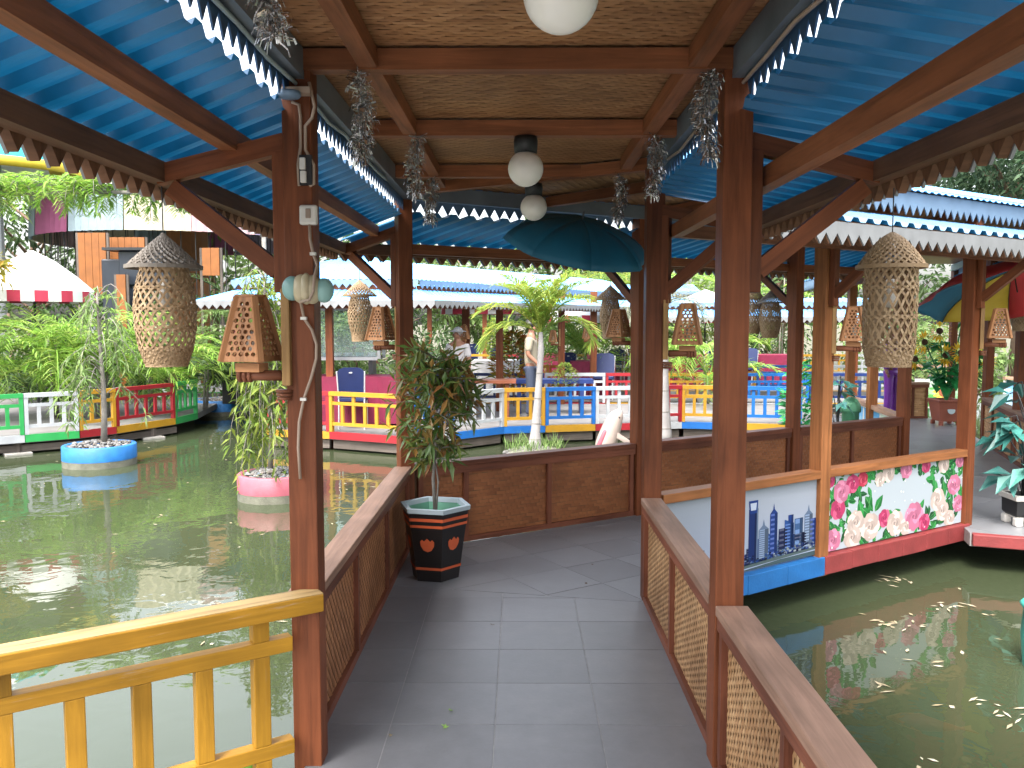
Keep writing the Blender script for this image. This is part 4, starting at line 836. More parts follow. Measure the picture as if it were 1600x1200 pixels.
# left deck
GP = [(-8.8, 10.2), (-7.3, 11.54), (-6.99, 11.80), (-6.45, 12.25), (-6.15, 12.75), (-5.72, 13.9), (-5.66, 14.7)]
deck([(-14, 10.5)] + GP + [(-6.2, 18), (-14, 18)])
GDR = [('white', 'white', 'white railing at the left edge of the picture'), ('green', 'white', 'short green railing section at the far left of the left deck'), ('white', 'green', 'white railing with green kerb on the left deck'), ('yellow', 'red', 'yellow railing with red kerb behind the blue ring planter'), ('red', 'yellow', 'red railing with yellow kerb on the left deck'), ('green', 'green', 'green railing at the end of the left deck')]
for (a, b), (c, k, lb) in zip(zip(GP, GP[1:]), GDR):
    dd = v2(a, b).normalized() * .004; railing(lb, (a[0] + dd.x, a[1] + dd.y), (b[0] - dd.x, b[1] - dd.y), c, 0, kerb=k)
for k, (a, b) in enumerate((((-8.8, 10.6), (-6.45, 12.25)), ((-6.43, 12.27), (-5.72, 13.9)))):
    t = thing('deck_support', ('grey timber beam on concrete footing under the white and green railing', 'grey timber beam on concrete footings under the yellow and red railing')[k], 'beam', (*a, WZ)); MB().beam((a[0] - .02, a[1] + .05, -.2), (b[0] - .02, b[1] + .05, -.2), .08, .1).build('beam', 'grey_timber', t)
    for u in (.3, .72):
        p = P3(a, 0).lerp(P3(b, 0), u); MB().beam((p.x, p.y + .05, -.25), (p.x, p.y + .05, -.12), .09, .09, (1, 0, 0)).build('stub_post', 'grey_timber', t); MB().box((p.x, p.y + .02, -.3), (.34, .3, .1), R(40)).build('footing', 'concrete', t, bevel=.01)
# rows of railings farther back
def row(y, segs, word, z0=0):
    x = segs[0]; xs = []
    deck([(x - .3, y - .05), (segs[0] + sum(s[1] for s in segs[1]) + .3, y - .05), (segs[0] + sum(s[1] for s in segs[1]) + .3, y + 1.6), (x - .3, y + 1.6)], z0 - .02)
    for i, (c, ln, k) in enumerate(segs[1]):
        o = ('leftmost', 'second from left', 'third from left', 'fourth from left', 'fifth from left', 'sixth from left', 'seventh from left', 'eighth from left', 'ninth from left', 'tenth from left', 'eleventh from left', 'twelfth from left')[i]
        railing('%s railing, %s in the %s' % (c, o, word), (x + .006, y), (x + ln - .006, y), c, z0, 'painted railings in rows behind the centre deck', kerb=k, simple=True); x += ln
row(16.6, (-2.2, [('red', 1.3, 'white'), ('navy', 1.4, 'yellow'), ('white', 1.2, 'red'), ('red', 1.2, 'yellow'), ('yellow', 1.4, 'white'), ('blue', 1.4, 'white'), ('navy', 1.6, 'yellow')]), 'row just behind the centre deck')
row(19.6, (-1.6, [('blue', 1.0, 'white'), ('yellow', 1.3, 'red'), ('orange', 1.1, 'yellow'), ('white', 1.5, 'yellow'), ('red', 1.2, 'yellow'), ('yellow', 1.0, 'red'), ('blue', 1.5, 'white'), ('white', 1.9, 'yellow')]), 'middle row behind the centre deck')
row(23.5, (-3.0, [('red', 1.3, 'white'), ('yellow', 1.2, 'blue'), ('red', 1.3, 'yellow'), ('yellow', 1.5, 'red'), ('orange', 1.3, 'white'), ('white', 1.2, 'red'), ('yellow', 1.4, 'red'), ('red', 1.3, 'white'), ('yellow', 1.6, 'green'), ('white', 1.6, 'green'), ('green', .9, 'white')]), 'farthest row of railings', .1)
row(19.0, (-7.6, [('white', 1.1, 'green'), ('yellow', 1.1, 'red'), ('blue', .9, 'yellow')]), 'short row behind the green-ended left deck')
# ---------------------------------------------------------------- pavilions
def tier_roof(t, a, b, n, ze, rise1=.20, in1=.62, rise2=.95, in2=2.4, m0=0, m1=0, mat='blue_roof', tooth=.12, fas='fascia_pale'):
    n = Vector(n); d = v2(a, b).normalized(); A, B = P3(a, 0), P3(b, 0); e0 = lambda o: A + n * o - d * m0 * o; e1 = lambda o: B + n * o + d * m1 * o
    corrugated(a, b, n, .0, ze, -in1, ze + rise1, m0, m1, .11, .012).build('lower_roof_sheet', mat, t)
    zigzag(e0(.015), e1(.015), ze + .01, ze - .05, ze - .115, tooth, .015, n).build('lower_fascia', 'fascia_grey', t)
    z2 = ze + rise1 + .03; corrugated(a, b, n, -in1 + .12, z2 + .10, -in2, z2 + rise2, m0, m1, .11, .012).build('upper_roof_sheet', mat, t)
    zigzag(e0(-in1 + .13), e1(-in1 + .13), z2 + .10, z2 + .04, z2 - .03, tooth, .012, n).build('upper_fascia', fas, t)
    z = Vector((0, 0, 1)); MB().beam(e0(-.12) + z * (ze - .06), e1(-.12) + z * (ze - .06), .06, .1).build('eave_beam', 'cap_dark', t)
    MB().beam(e0(-in1 + .05) + z * (z2 - .04), e1(-in1 + .05) + z * (z2 - .04), .05, .12).build('ring_beam', 'post_wood', t)
pa = thing('pavilion', 'left pavilion across the pond with two-tiered bright blue roof', 'pavilion', (-3.2, 14, 0))
c0, c1 = (-4.95, 12.75), (-1.25, 12.5); tier_roof(pa, c0, c1, (.055, -.998, 0), 1.90, .21, .62, .62, 2.3, 1, .55)
for p in ((-3.6, 13.2), (-2.95, 13.15), (-1.75, 13.0)): post(p, pa, z1=2.02, wd=.11)
tier_roof(pa, (-4.95, 17.2), (-4.95, 12.75), (-1, 0, 0), 1.90, .21, .62, .62, 2.3, 0, 1)
pb = thing('pavilion', 'centre pavilion with long two-tiered blue roof receding to the right behind the palm', 'pavilion', (1, 16, 0))
e0, e1 = (-1.25, 12.5), (4.3, 21.2); dd = v2(e0, e1).normalized(); tier_roof(pb, e0, e1, (dd.y, -dd.x, 0), 1.90, .20, .62, .55, 2.5, .55, 0)
for p in ((-.91, 14.5), (-.35, 15.2), (.825, 16.5), (1.52, 17.3), (3.1, 20.2)): post(p, pb, z1=2.2, wd=.13)
pc = thing('pavilion', 'right pavilion with saturated blue two-tiered roof seen between the right-hand posts', 'pavilion', (5, 20, 0))
tier_roof(pc, (3.2, 18.2), (7.6, 17.7), (-.11, -.994, 0), 1.68, .20, .5, .2, 1.2)
for p in ((3.55, 18.6), (4.9, 18.5), (6.1, 18.4), (7.2, 18.2)): post(p, pc, z1=1.8, wd=.12)
pd = thing('pavilion', 'distant low pavilion roof behind the farthest row of railings', 'pavilion', (1, 24.6, 0))
tier_roof(pd, (-4.5, 24.2), (5.2, 24.0), (-.02, -1, 0), 2.12, .2, .5, .35, 1.6)
for x in (-4.2, -2.6, -1.0, .6, 2.2, 3.8, 5.0): post((x, 24.6), pd, z1=2.2, wd=.13)
def wl_at(loc, rz, lb): return clone(wl, loc, rz, lb)
wl_at((1.36, 17.15, 1.25), R(10), 'distant pierced wooden lamp on a centre pavilion post right of the palm')
wl_at((.66, 16.4, 1.2), R(0), 'distant dark pierced lamp on the pavilion post near the man')
wl_at((-.93, 14.3, 1.3), R(90), 'distant pierced lamp on the leftmost centre pavilion post')
# ---------------------------------------------------------------- furniture on the centre deck
def chair(label):
    t = thing('banquet_chair', label, 'chair', (0, 0, 0), 'blue banquet chairs')
    back = [(-.20, .50), (-.20, .86), (-.17, .91), (-.10, .935), (.10, .935), (.17, .91), (.20, .86), (.20, .50)]; mb = MB(); V = [(x, -.20 - (z_ - .5) * .2, z_) for x, z_ in back] + [(x, -.165 - (z_ - .5) * .2, z_) for x, z_ in back]; n = len(back)
    mb.mesh(V, [tuple(range(n)), tuple(range(2 * n - 1, n - 1, -1))] + [(k, n + k, n + (k + 1) % n, (k + 1) % n) for k in range(n)]); mb.build('backrest', 'chair_blue', t)
    MB().box((0, .02, .45), (.42, .42, .07)).build('seat', 'chair_blue', t, bevel=.015)
    for sx in (-1, 1):
        MB().tube([(sx * .19, -.23, 0), (sx * .19, -.19, .45), (sx * .205, -.27, .88)], .011, 8).build('leg', 'alu', t); MB().tube([(sx * .19, .22, 0), (sx * .19, .2, .43)], .011, 8).build('leg', 'alu', t)
    MB().box((0, -.288, .86), (.05, .004, .016)).build('handle_slot', 'alu', t)
    return t
ch = chair('blue banquet chair behind the yellow railing of the centre deck'); ch.location = (-2.52, 12.75, -.02); ch.rotation_euler = (0, 0, R(5))
clone(ch, (-1.25, 13.35, -.02), R(-30), 'blue banquet chair partly hidden by the potted shrub')
clone(ch, (-1.75, 13.6, -.02), R(20), 'blue banquet chair at the magenta table left of the shrub')
for k, (x, y) in enumerate(((2.35, 20.6), (-1.95, 25), (-1.4, 25.2), (1.75, 17.4))): clone(ch, (x, y, .0), R(170 * (k % 2)), ('blue chair by the white railing in the distance right of the hanging lantern', 'distant blue chair at far left under the striped awning', 'distant blue chair beside another under the striped awning', 'dark blue chair beyond the fish statue')[k])
rc = None
for k, (x, y, a, lb) in enumerate(((.1, 18.2, 160, 'blue chair in the shade behind the man in beige'), (.95, 18.3, 20, 'blue chair left of the small magenta table'), (3.0, 20.9, 200, 'blue chair right of the distant pink table'), (4.6, 20.7, 30, 'blue chair behind the blue railing between the right-hand posts'), (5.6, 20.8, 150, 'blue chair behind the white railing right of the near right post'), (-.6, 22.0, 10, 'distant blue chair behind the yellow railing left of the man'))): clone(ch, (x, y, 0), R(a), lb)
def table(label, loc, w_, d_, col='cloth_magenta', h=.74):
    t = thing('table', label, 'table', loc); x, y, z0 = loc; MB().box((x, y, z0 + h), (w_, d_, .03)).build('tabletop', 'lamp_wood', t); mb = MB(); V = []; n = 80
    per = [(-w_ / 2, -d_ / 2), (w_ / 2, -d_ / 2), (w_ / 2, d_ / 2), (-w_ / 2, d_ / 2)]
    for k in range(n):
        u = k / n * 4; i = int(u) % 4; f = u - int(u); px = per[i][0] + (per[(i + 1) % 4][0] - per[i][0]) * f; py = per[i][1] + (per[(i + 1) % 4][1] - per[i][1]) * f; wv = .022 * math.sin(k * 1.9)
        V += [(x + px * 1.02, y + py * 1.02, z0 + h + .02), (x + px * (1.03) + math.copysign(wv, px), y + py * 1.03 + math.copysign(wv, py), z0 + .03)]
    F = [(2 * k, 2 * k + 1, (2 * k + 3) % (2 * n), (2 * k + 2) % (2 * n)) for k in range(n)] + [tuple(2 * k for k in range(n))]; mb.mesh(V, F); mb.build('cloth', col, t)
    for sx in (-1, 1):
        for sy in (-1, 1): MB().beam((x + sx * w_ * .42, y + sy * d_ * .4, z0), (x + sx * w_ * .42, y + sy * d_ * .4, z0 + h - .016), .05, .05).build('leg', 'post_wood', t)
    return t
table('table with dark magenta cloth behind the yellow railing and blue chair', (-2.55, 13.4, -.02), 1.7, .7)
table('table with bright pink cloth in the distance right of the slender palm', (2.45, 21.8, .0), 1.3, .8)
table('small magenta table far behind the fish statue', (1.55, 18.0, 0), .9, .7)
table('white clothed table in the shade left of the slender palm', (-.55, 18.4, 0), 1.1, .7, 'cloth_white')
table('magenta table in the distance behind the second right post', (4.2, 21.6, 0), 1.4, .8)
table('distant magenta table behind the yellow and orange railings', (.6, 21.9, 0), 1.3, .8)
table('distant white table behind the red railing left of the palm', (-2.0, 21.9, 0), 1.4, .8, 'cloth_white')
table('distant magenta table at the right behind the white railing', (6.2, 21.5, 0), 1.3, .8)
t = thing('display_case', 'glass display case with white metal frame behind the blue chair', 'display case', (-3, 13.8, .98)); X0, X1, Y0, Y1, Z0, Z1 = -3.75, -2.25, 13.55, 14.05, 1.0, 1.80
for x in (X0, X1):
    for y in (Y0, Y1): MB().beam((x, y, Z0), (x, y, Z1), .05, .05, (1, 0, 0)).build('upright', 'alu', t)
for y in (Y0, Y1):
    for zz in (Z0, Z1): MB().beam((X0 + .026, y, zz), (X1 - .026, y, zz), .05, .05).build('frame_rail', 'alu', t)
MB().box(((X0 + X1) / 2, Y0, (Z0 + Z1) / 2), (X1 - X0 - .06, .006, Z1 - Z0 - .06)).build('pane', 'glass', t); MB().box(((X0 + X1) / 2, 13.8, 1.2), (X1 - X0 - .06, .4, .012)).build('shelf', 'glass', t); MB().box(((X0 + X1) / 2, 13.8, Z0 + .02), (X1 - X0 - .04, .44, .02)).build('base', 'deck_grey', t)
for lb, x in (('left', -3.6), ('right', -2.4)): tag(MB().box((x, 13.8, .48), (.06, .4, .98)).build('case_leg', 'black_metal'), 'dark stand panel under the %s end of the glass display case' % lb, 'stand')
r = random.Random(4)
for k in range(7):
    x = -3.5 + k * .18; tag(MB().lathe([(.0, 0), (.06, .0), (.075, .05), (.07, .055), (.0, .02)], 14, (x, 13.78 + r.uniform(-.08, .08), 1.034)).build('bowl', ('plastic_white', 'alu', 'teal_paint')[k % 3], None, True), '%s bowl from the left in the glass display case' % ('first', 'second', 'third', 'fourth', 'fifth', 'sixth', 'seventh')[k], 'bowl', 'bowls in the display case')
t = thing('food_stall', 'black stall counter with pans left of the near left post', 'stall', (-4.9, 16.6, 0)); MB().box((-5.0, 16.6, .45), (1.5, .7, .9)).build('counter', 'black', t, bevel=.01); MB().box((-5.0, 16.6, .915), (1.6, .8, .03)).build('top', 'black_metal', t); MB().box((-5.0, 16.9, 1.3), (1.4, .03, .5)).build('back_panel', 'cloth_magenta', t)
t = thing('bench', 'long dark wooden bench table behind the white railing on the centre deck', 'bench', (-.6, 14.1, 0)); MB().box((-.6, 14.15, .60), (1.1, .5, .05)).build('top', 'cap_dark', t)
for x in (-1.0, -.2): MB().box((x, 14.15, .28), (.07, .4, .59)).build('leg', 'cap_dark', t)
t = thing('bench', 'navy blue bench behind the man and the yellow railing', 'bench', (.5, 14.9, 0)); MB().box((.55, 14.9, .55), (1.5, .42, .07)).build('top', 'paint_navy', t)
for x in (0, 1.1): MB().box((x, 14.9, .25), (.07, .36, .53)).build('leg', 'paint_navy', t)
# ---------------------------------------------------------------- people
def skin_obj(name, verts, edges, rads, mat, par, root=0, lv=2):
    me = bpy.data.meshes.new(name); me.from_pydata(verts, edges, []); o = bpy.data.objects.new(name, me); COL.objects.link(o); me.materials.append(MATS[mat])
    m = o.modifiers.new('skin', 'SKIN'); m.use_smooth_shade = True
    for i, rr in enumerate(rads): me.skin_vertices[0].data[i].radius = rr if isinstance(rr, tuple) else (rr, rr)
    me.skin_vertices[0].data[root].use_root = True
    s = o.modifiers.new('sub', 'SUBSURF'); s.levels = lv; s.render_levels = lv; attach(o, par); return o
def person(label, loc, rz, top, leg, hgt=1.64, sleeve=True, arms=((.24, .03, .92), (.24, .05, .92)), hat=None, jacket=False):
    t = thing('person', label, 'person', (0, 0, 0)); k = hgt / 1.7
    S = lambda p: tuple(c * k for c in p); (lx, ly, lz), (rx, ry, rz_) = arms
    V = [(0, 0, .93), (0, 0, 1.10), (0, 0, 1.28), (0, 0, 1.42), (0, .01, 1.50), (0, .015, 1.58), (0, .012, 1.66), (-.10, 0, .86), (-.105, .01, .48), (-.105, -.02, .09), (-.105, .10, .03), (.10, 0, .86), (.105, .01, .48), (.105, -.02, .09), (.105, .10, .03),
         (-.17, 0, 1.38), (-.225, -.02, 1.12), (-lx, ly, lz), (-lx, ly + .03, lz - .08), (.17, 0, 1.38), (.225, -.02, 1.12), (rx, ry, rz_), (rx, ry + .03, rz_ - .08), (0, .10, 1.575)]
    E = [(0, 1), (1, 2), (2, 3), (3, 4), (4, 5), (5, 6), (0, 7), (7, 8), (8, 9), (9, 10), (0, 11), (11, 12), (12, 13), (13, 14), (3, 15), (15, 16), (16, 17), (17, 18), (3, 19), (19, 20), (20, 21), (21, 22), (5, 23)]
    rd = [(.14, .10), (.13, .095), (.15, .10), (.10, .07), .05, (.075, .09), (.07, .08), .08, .058, .04, .03, .08, .058, .04, .03, .058, .045, .032, .03, .058, .045, .032, .03, .015]
    skin_obj('body', [S(v) for v in V], E, [tuple(c * k for c in x) if isinstance(x, tuple) else x * k for x in rd], 'skin', t)
    sv = [0 if jacket else 0, 1, 2, 3, 15, 16, 19, 20]; SV = [(0, 0, .84)] + [V[i] for i in (1, 2, 3, 15, 19)] + [V[16] if not jacket else V[17], V[20] if not jacket else V[21]]
    if not jacket: SV[6] = tuple(Vector(V[15]).lerp(Vector(V[16]), .85)); SV[7] = tuple(Vector(V[19]).lerp(Vector(V[20]), .85))
    skin_obj('shirt', [S(v) for v in SV], [(0, 1), (1, 2), (2, 3), (3, 4), (4, 6), (3, 5), (5, 7)], [tuple(c * k for c in x) for x in ((.175, .135), (.165, .125), (.175, .125), (.115, .085), (.075, .075), (.075, .075), (.066, .066), (.066, .066))], top, t)
    TV = [(0, 0, .95), V[7], V[8], (-.105, -.02, .06), V[11], V[12], (.105, -.02, .06)]
    skin_obj('trousers', [S(v) for v in TV], [(0, 1), (1, 2), (2, 3), (0, 4), (4, 5), (5, 6)], [tuple(c * k for c in x) for x in ((.15, .115), (.10, .10), (.078, .078), (.062, .062), (.10, .10), (.078, .078), (.062, .062))], leg, t)
    for s in (-1, 1):
        mb = MB(); blob(mb, (s * .033 * k, .088 * k, 1.60 * k), (.010, .006, .008), 6); mb.build('eye', 'black', t, True); mb = MB(); blob(mb, (s * .085 * k, .005 * k, 1.58 * k), (.014, .02, .028), 6); mb.build('ear', 'skin', t, True); mb = MB(); blob(mb, (s * .105 * k, .06 * k, .035 * k), (.045, .12, .035), 8); mb.build('shoe', 'black', t, True)
        hx, hy, hz = (lx, ly, lz) if s < 0 else (rx, ry, rz_); mb = MB()
        for f in range(5): mb.tube([((s * hx + (f - 2) * .013) * k, (hy + .04) * k, (hz - .07) * k), ((s * hx + (f - 2) * .016) * k, (hy + .055) * k, (hz - .12 - .012 * (2 - abs(f - 2))) * k)], [.0085 * k, .006 * k], 6)
        mb.build('fingers', 'skin', t, True)
    mb = MB(); blob(mb, (0, -.018 * k, 1.645 * k), (.092 * k, .10 * k, .092 * k), 10); mb.build('hair', 'hair_black' if not hat else hat, t, True)
    if hat: mb = MB(); mb.lathe([(.085, 0), (.15, -.01), (.155, -.004), (.085, .012)], 20, (0, .02, 1.655 * k), cap0=False, cap1=False); mb.build('brim', hat, t)
    t.location = loc; t.rotation_euler = (0, 0, rz); return t
person('man in beige short-sleeved shirt standing on the centre deck behind the palm', (.20, 14.1, -.02), R(-100), 'shirt_beige', 'trouser_navy', 1.62, arms=((.25, .06, .95), (.22, .14, .98)))
person('person in white top and white hat half hidden behind the potted shrub', (-1.0, 13.75, -.02), R(160), 'shirt_white', 'trouser_navy', 1.5, hat='shirt_white')
t = person('figure in shiny purple suit standing at the back of the right walkway', (6.15, 13.95, -.01), R(-150), 'satin_purple', 'satin_purple', 1.5, jacket=True)
# ---------------------------------------------------------------- ring planters
def ring(label, x, y, rad, col, ht=.27, seed=1):
    t = thing('ring_planter', label, 'planter', (x, y, WZ)); MB().lathe([(rad, WZ + .085), (rad, WZ + ht - .01), (rad - .012, WZ + ht), (rad - .06, WZ + ht), (rad - .065, WZ + ht - .06)], 40, (x, y, 0), cap0=False, cap1=False).build('painted_wall', col, t, True)
    MB().lathe([(rad - .004, -.9), (rad - .002, WZ + .09)], 40, (x, y, 0), cap0=False, cap1=False).build('bare_concrete', 'ring_grey', t, True); MB().lathe([(rad - .05, WZ + ht - .07), (.0, WZ + ht - .02)], 32, (x, y, 0)).build('soil', 'soil', t)
    r = random.Random(seed); mb = MB()
    for k in range(330):
        a = r.uniform(0, 6.28); q = (rad - .08) * math.sqrt(r.random()); pebble(mb, (x + q * math.cos(a), y + q * math.sin(a), WZ + ht - .03 + .06 * (1 - q / rad) + r.uniform(-.01, .02)), r.uniform(.014, .03), r)
    struct(mb.build('gravel', 'gravel', t), 'stuff'); return t
ring('blue concrete ring planter with gravel in front of the left deck', -5.52, 10.98, .45, 'ring_blue', seed=1)
ring('pink concrete ring planter with gravel beside the near left post', -2.60, 8.92, .40, 'ring_pink', seed=2)
ring('smaller-looking blue ring planter farther back past the green railing end', -6.05, 17.1, .55, 'ring_blue', .3, 3)
def island(label, x, y, rad, seed, col='gravel'):
    r = random.Random(seed); t = thing('island', label, 'island', (x, y, WZ)); MB().lathe([(rad, -.9), (rad, WZ + .03), (rad * .8, WZ + .09), (0, WZ + .14)], 24, (x, y, 0)).build('mound', 'ring_grey', t); mb = MB()
    for k in range(300): a = r.uniform(0, 6.28); q = rad * math.sqrt(r.random()); pebble(mb, (x + q * math.cos(a), y + q * math.sin(a), WZ + .04 + .1 * (1 - q / rad)), r.uniform(.018, .045), r)
    struct(mb.build('stones', col, t), 'stuff'); return t
island('stony islet with grass at the foot of the slender palm', .22, 11.75, .42, 4); island('islet of pale shells at the foot of the stout palm', 2.12, 12.55, .42, 5)
mb = MB(); r = random.Random(8)
for k in range(260): a = r.uniform(0, 6.28); q = .42 * math.sqrt(r.random()); mb.leaf((.22 + q * math.cos(a), 11.75 + q * math.sin(a), WZ + .08), (r.uniform(-.5, .5), r.uniform(-.5, .5), 1), r.uniform(.12, .34), .014, r.uniform(-1, 1), .1, .2)
struct(tag(mb.build('grass_tufts', 'leaf_willow'), 'thin grass growing at the foot of the slender palm', 'grass'), 'stuff')
# ---------------------------------------------------------------- fish statue
t = thing('fish_statue', 'white and pink fish statue leaping from the water in front of the centre deck', 'statue', (1.26, 11.5, WZ)); mb = MB()
mb.tube([(1.10, 11.5, -.5), (1.14, 11.5, -.25), (1.19, 11.5, -.08), (1.245, 11.49, .08), (1.29, 11.47, .22), (1.335, 11.45, .32), (1.375, 11.43, .375), (1.39, 11.42, .385)], [.08, .12, .145, .138, .12, .095, .052, .012], 18); mb.build('body', 'statue_white', t, True)
mb = MB(); V = [(1.33, 11.38, .10), (1.50, 11.33, -.01), (1.52, 11.33, -.07), (1.46, 11.36, -.06), (1.32, 11.39, .02)]; mb.mesh(V + [(x, y + .03, z_) for x, y, z_ in V], [(0, 1, 2, 3, 4), (9, 8, 7, 6, 5)] + [(k, 5 + k, 5 + (k + 1) % 5, (k + 1) % 5) for k in range(5)]); mb.build('pectoral_fin', 'statue_white', t)
mb = MB(); mb.tube([(1.055, 11.43, -.3), (1.10, 11.415, -.08), (1.17, 11.40, .10), (1.24, 11.41, .2)], [.03, .045, .035, .01], 10); mb.build('pink_stripe', 'ring_pink', t, True)
for y in (11.345,): mb = MB(); blob(mb, (1.355, y + .025, .30), (.014, .01, .014), 6); mb.build('eye', 'black', t, True)
# ---------------------------------------------------------------- plants
def frond(sm, lm, base, az, el, ln, n, ll, lw, droop, rr, vee=.5):
    """one feather palm leaf: arched midrib with leaflets on both sides"""
    p = Vector(base); pts = [p.copy()]; e = el; st = 10
    for i in range(st): e -= droop * (.4 + i / st) / st * 1.6; d = Vector((math.cos(az) * math.cos(e), math.sin(az) * math.cos(e), math.sin(e))); p = p + d * ln / st; pts.append(p.copy())
    sm.tube(pts, [.012 * ln * (1 - i / (st + 2)) + .002 for i in range(st + 1)], 5, cap=False)
    for i in range(n):
        u = .12 + .88 * i / (n - 1); k = min(int(u * st), st - 1); q = pts[k].lerp(pts[k + 1], u * st - k); T = (pts[k + 1] - pts[k]).normalized(); side = T.cross(Vector((0, 0, 1))); side = side.normalized() if side.length > .05 else Vector((math.sin(az), -math.cos(az), 0)); up = side.cross(T); f = math.sin(math.pi * (.12 + .80 * u)) ** .6
        for s in (-1, 1): lm.leaf(q, side * s + T * rr.uniform(.5, .9) + up * vee * rr.uniform(.4, 1.1), ll * f * rr.uniform(.85, 1.15), lw * rr.uniform(.8, 1.2), s * .3, .22, rr.uniform(.1, .45))
def palm(name, label, loc, trunk, fr, leafm, barkm, seed, cat='palm', group=None, bands=True):
    """trunk: list of (dx, dy, z, r); fr: list of (az, el, len, n, ll, lw, droop)"""
    t = thing(name, label, cat, loc, group); x, y, z0 = loc; rr = random.Random(seed); sm, lm = MB(), MB()
    sm.tube([(x + a, y + b, z_) for a, b, z_, _ in trunk], [q[3] for q in trunk], 12); top = trunk[-1]
    st = sm.build('trunk', barkm, t, True); sm = MB()
    if bands:
        for k in range(5): u = .12 + k * .13; i = min(int(u * (len(trunk) - 1)), len(trunk) - 2); w_ = u * (len(trunk) - 1) - i; a, b = trunk[i], trunk[i + 1]; c = [a[j] + (b[j] - a[j]) * w_ for j in range(4)]; MB().lathe([(c[3] + .002, c[2] - .006), (c[3] + .004, c[2]), (c[3] + .002, c[2] + .006)], 14, (x + c[0], y + c[1], 0), cap0=False, cap1=False).build('leaf_scar', 'bark_grey', st)
    for (az, el, ln, n, ll, lw, dr) in fr: frond(sm, lm, (x + top[0], y + top[1], top[2] - .02), az, el, ln, n, ll, lw, dr, rr)
    sm.build('midrib', leafm, t, True); lm.build('crown', leafm, t); return t
r = random.Random(21)
fr = [(R(a), R(min(80, el + 14)), ln * 1.0, 38, .38, .030, dr * (1.15 if el < 40 else .72)) for a, el, ln, dr in ((0, 62, 1.05, 1.2), (35, 70, 1.0, .9), (75, 55, 1.0, 1.3), (110, 72, .95, .8), (150, 60, 1.05, 1.2), (185, 45, 1.05, 1.7), (200, 68, 1.0, 1.0), (240, 58, 1.0, 1.2), (285, 64, .95, 1.1), (320, 50, 1.05, 1.5), (345, 75, .95, .7), (178, 20, .95, 1.2), (10, 35, 1.0, 1.6))]
palm('palm_tree', 'slender palm with grey-white trunk on the stony islet before the centre deck', (.22, 11.75, WZ), [(0, 0, -.25, .125), (0, 0, -.14, .10), (.01, 0, .05, .068), (.04, 0, .5, .052), (.07, 0, .95, .045), (.085, 0, 1.2, .045), (.08, 0, 1.45, .028)], fr, 'leaf_palm', 'bark_pale', 3)
fr2 = [(R(a), R(el), .9, 20, .28, .02, dr) for a, el, dr in ((0, 40, 2.2), (50, 55, 1.9), (100, 50, 2.1), (150, 45, 2.2), (200, 55, 2.0), (260, 35, 2.5), (310, 45, 2.3))]
palm('palm_tree', 'stout pale palm trunk with drooping dry fronds right of the second right post', (2.12, 12.55, WZ), [(0, 0, -.22, .165), (0, 0, -.08, .16), (.0, 0, .3, .125), (.02, 0, .8, .08), (.03, 0, 1.3, .06), (.03, 0, 1.85, .055)], fr2, 'leaf_pale', 'bark_pale', 4)
def clump(label, x, y, z0, n, hgt, seed, leafm='leaf_areca', spread=.25, ll=.36, ln=1.0):
    rr = random.Random(seed); t = thing('areca_palm', label, 'palm', (x, y, z0), 'bushy palms on and around the left deck'); sm, lm, st = MB(), MB(), MB()
    for k in range(n):
        a = rr.uniform(0, 6.28); q = spread * math.sqrt(rr.random()); bx, by = x + q * math.cos(a), y + q * math.sin(a); h = hgt * rr.uniform(.25, .8)
        if k % 3 == 0: st.tube([(bx, by, z0), (bx + .05 * math.cos(a), by + .05 * math.sin(a), z0 + h)], [.022, .014], 7)
        for _ in range(2): frond(sm, lm, (bx + .04 * math.cos(a), by + .04 * math.sin(a), z0 + h * .9), a + rr.uniform(-.9, .9), R(rr.uniform(25, 80)), hgt * ln * rr.uniform(.55, .85), 22, ll * rr.uniform(.8, 1.1), .034, rr.uniform(.8, 2.0), rr)
    st.build('stems', 'bark_grey', t, True); sm.build('midrib', leafm, t, True); lm.build('fronds', leafm, t)
clump('tall bushy palm at the left edge behind the white railing', -8.7, 13.4, -.02, 14, 1.9, 31)
clump('bright bushy palm under the striped parasol on the left deck', -7.7, 13.9, -.02, 18, 2.0, 32)
clump('bushy palm behind the yellow railing on the left deck', -6.95, 14.2, -.02, 16, 1.7, 33)
clump('low bushy palm behind the large left lantern', -6.35, 14.9, -.02, 14, 1.5, 34)
clump('narrow-leaved palm at the green railing end of the left deck', -5.9, 15.4, -.02, 10, 1.2, 35, 'leaf_tree')
clump('dark palm in the background left of the near left post', -6.4, 20.5, -.1, 14, 2.9, 36, 'leaf_tree', .5, .5)
clump('grey-green palm beyond the black stall counter', -5.6, 18.6, -.1, 12, 2.1, 37, 'leaf_willow', .4, .45)
clump('yellow-green palm above the centre pavilion roof', 2.2, 25.5, -.1, 16, 4.2, 38, 'leaf_palm', .6, .7)
clump('yellowish palm behind the pavilion roof right of the slender palm', 4.2, 25.8, -.1, 16, 4.0, 39, 'leaf_palm', .6, .7)
clump('green palm far behind the right pavilion', 7.0, 24.0, -.1, 14, 3.9, 40, 'leaf_areca', .6, .7)
clump('feathery green palm between the pavilion posts in the distance', 1.55, 19.0, -.1, 12, 1.8, 41, 'leaf_areca', .3, .4)
clump('green palm between the right-hand posts in front of the blue pavilion', 3.75, 16.6, -.1, 12, 1.6, 42, 'leaf_areca', .3, .35)
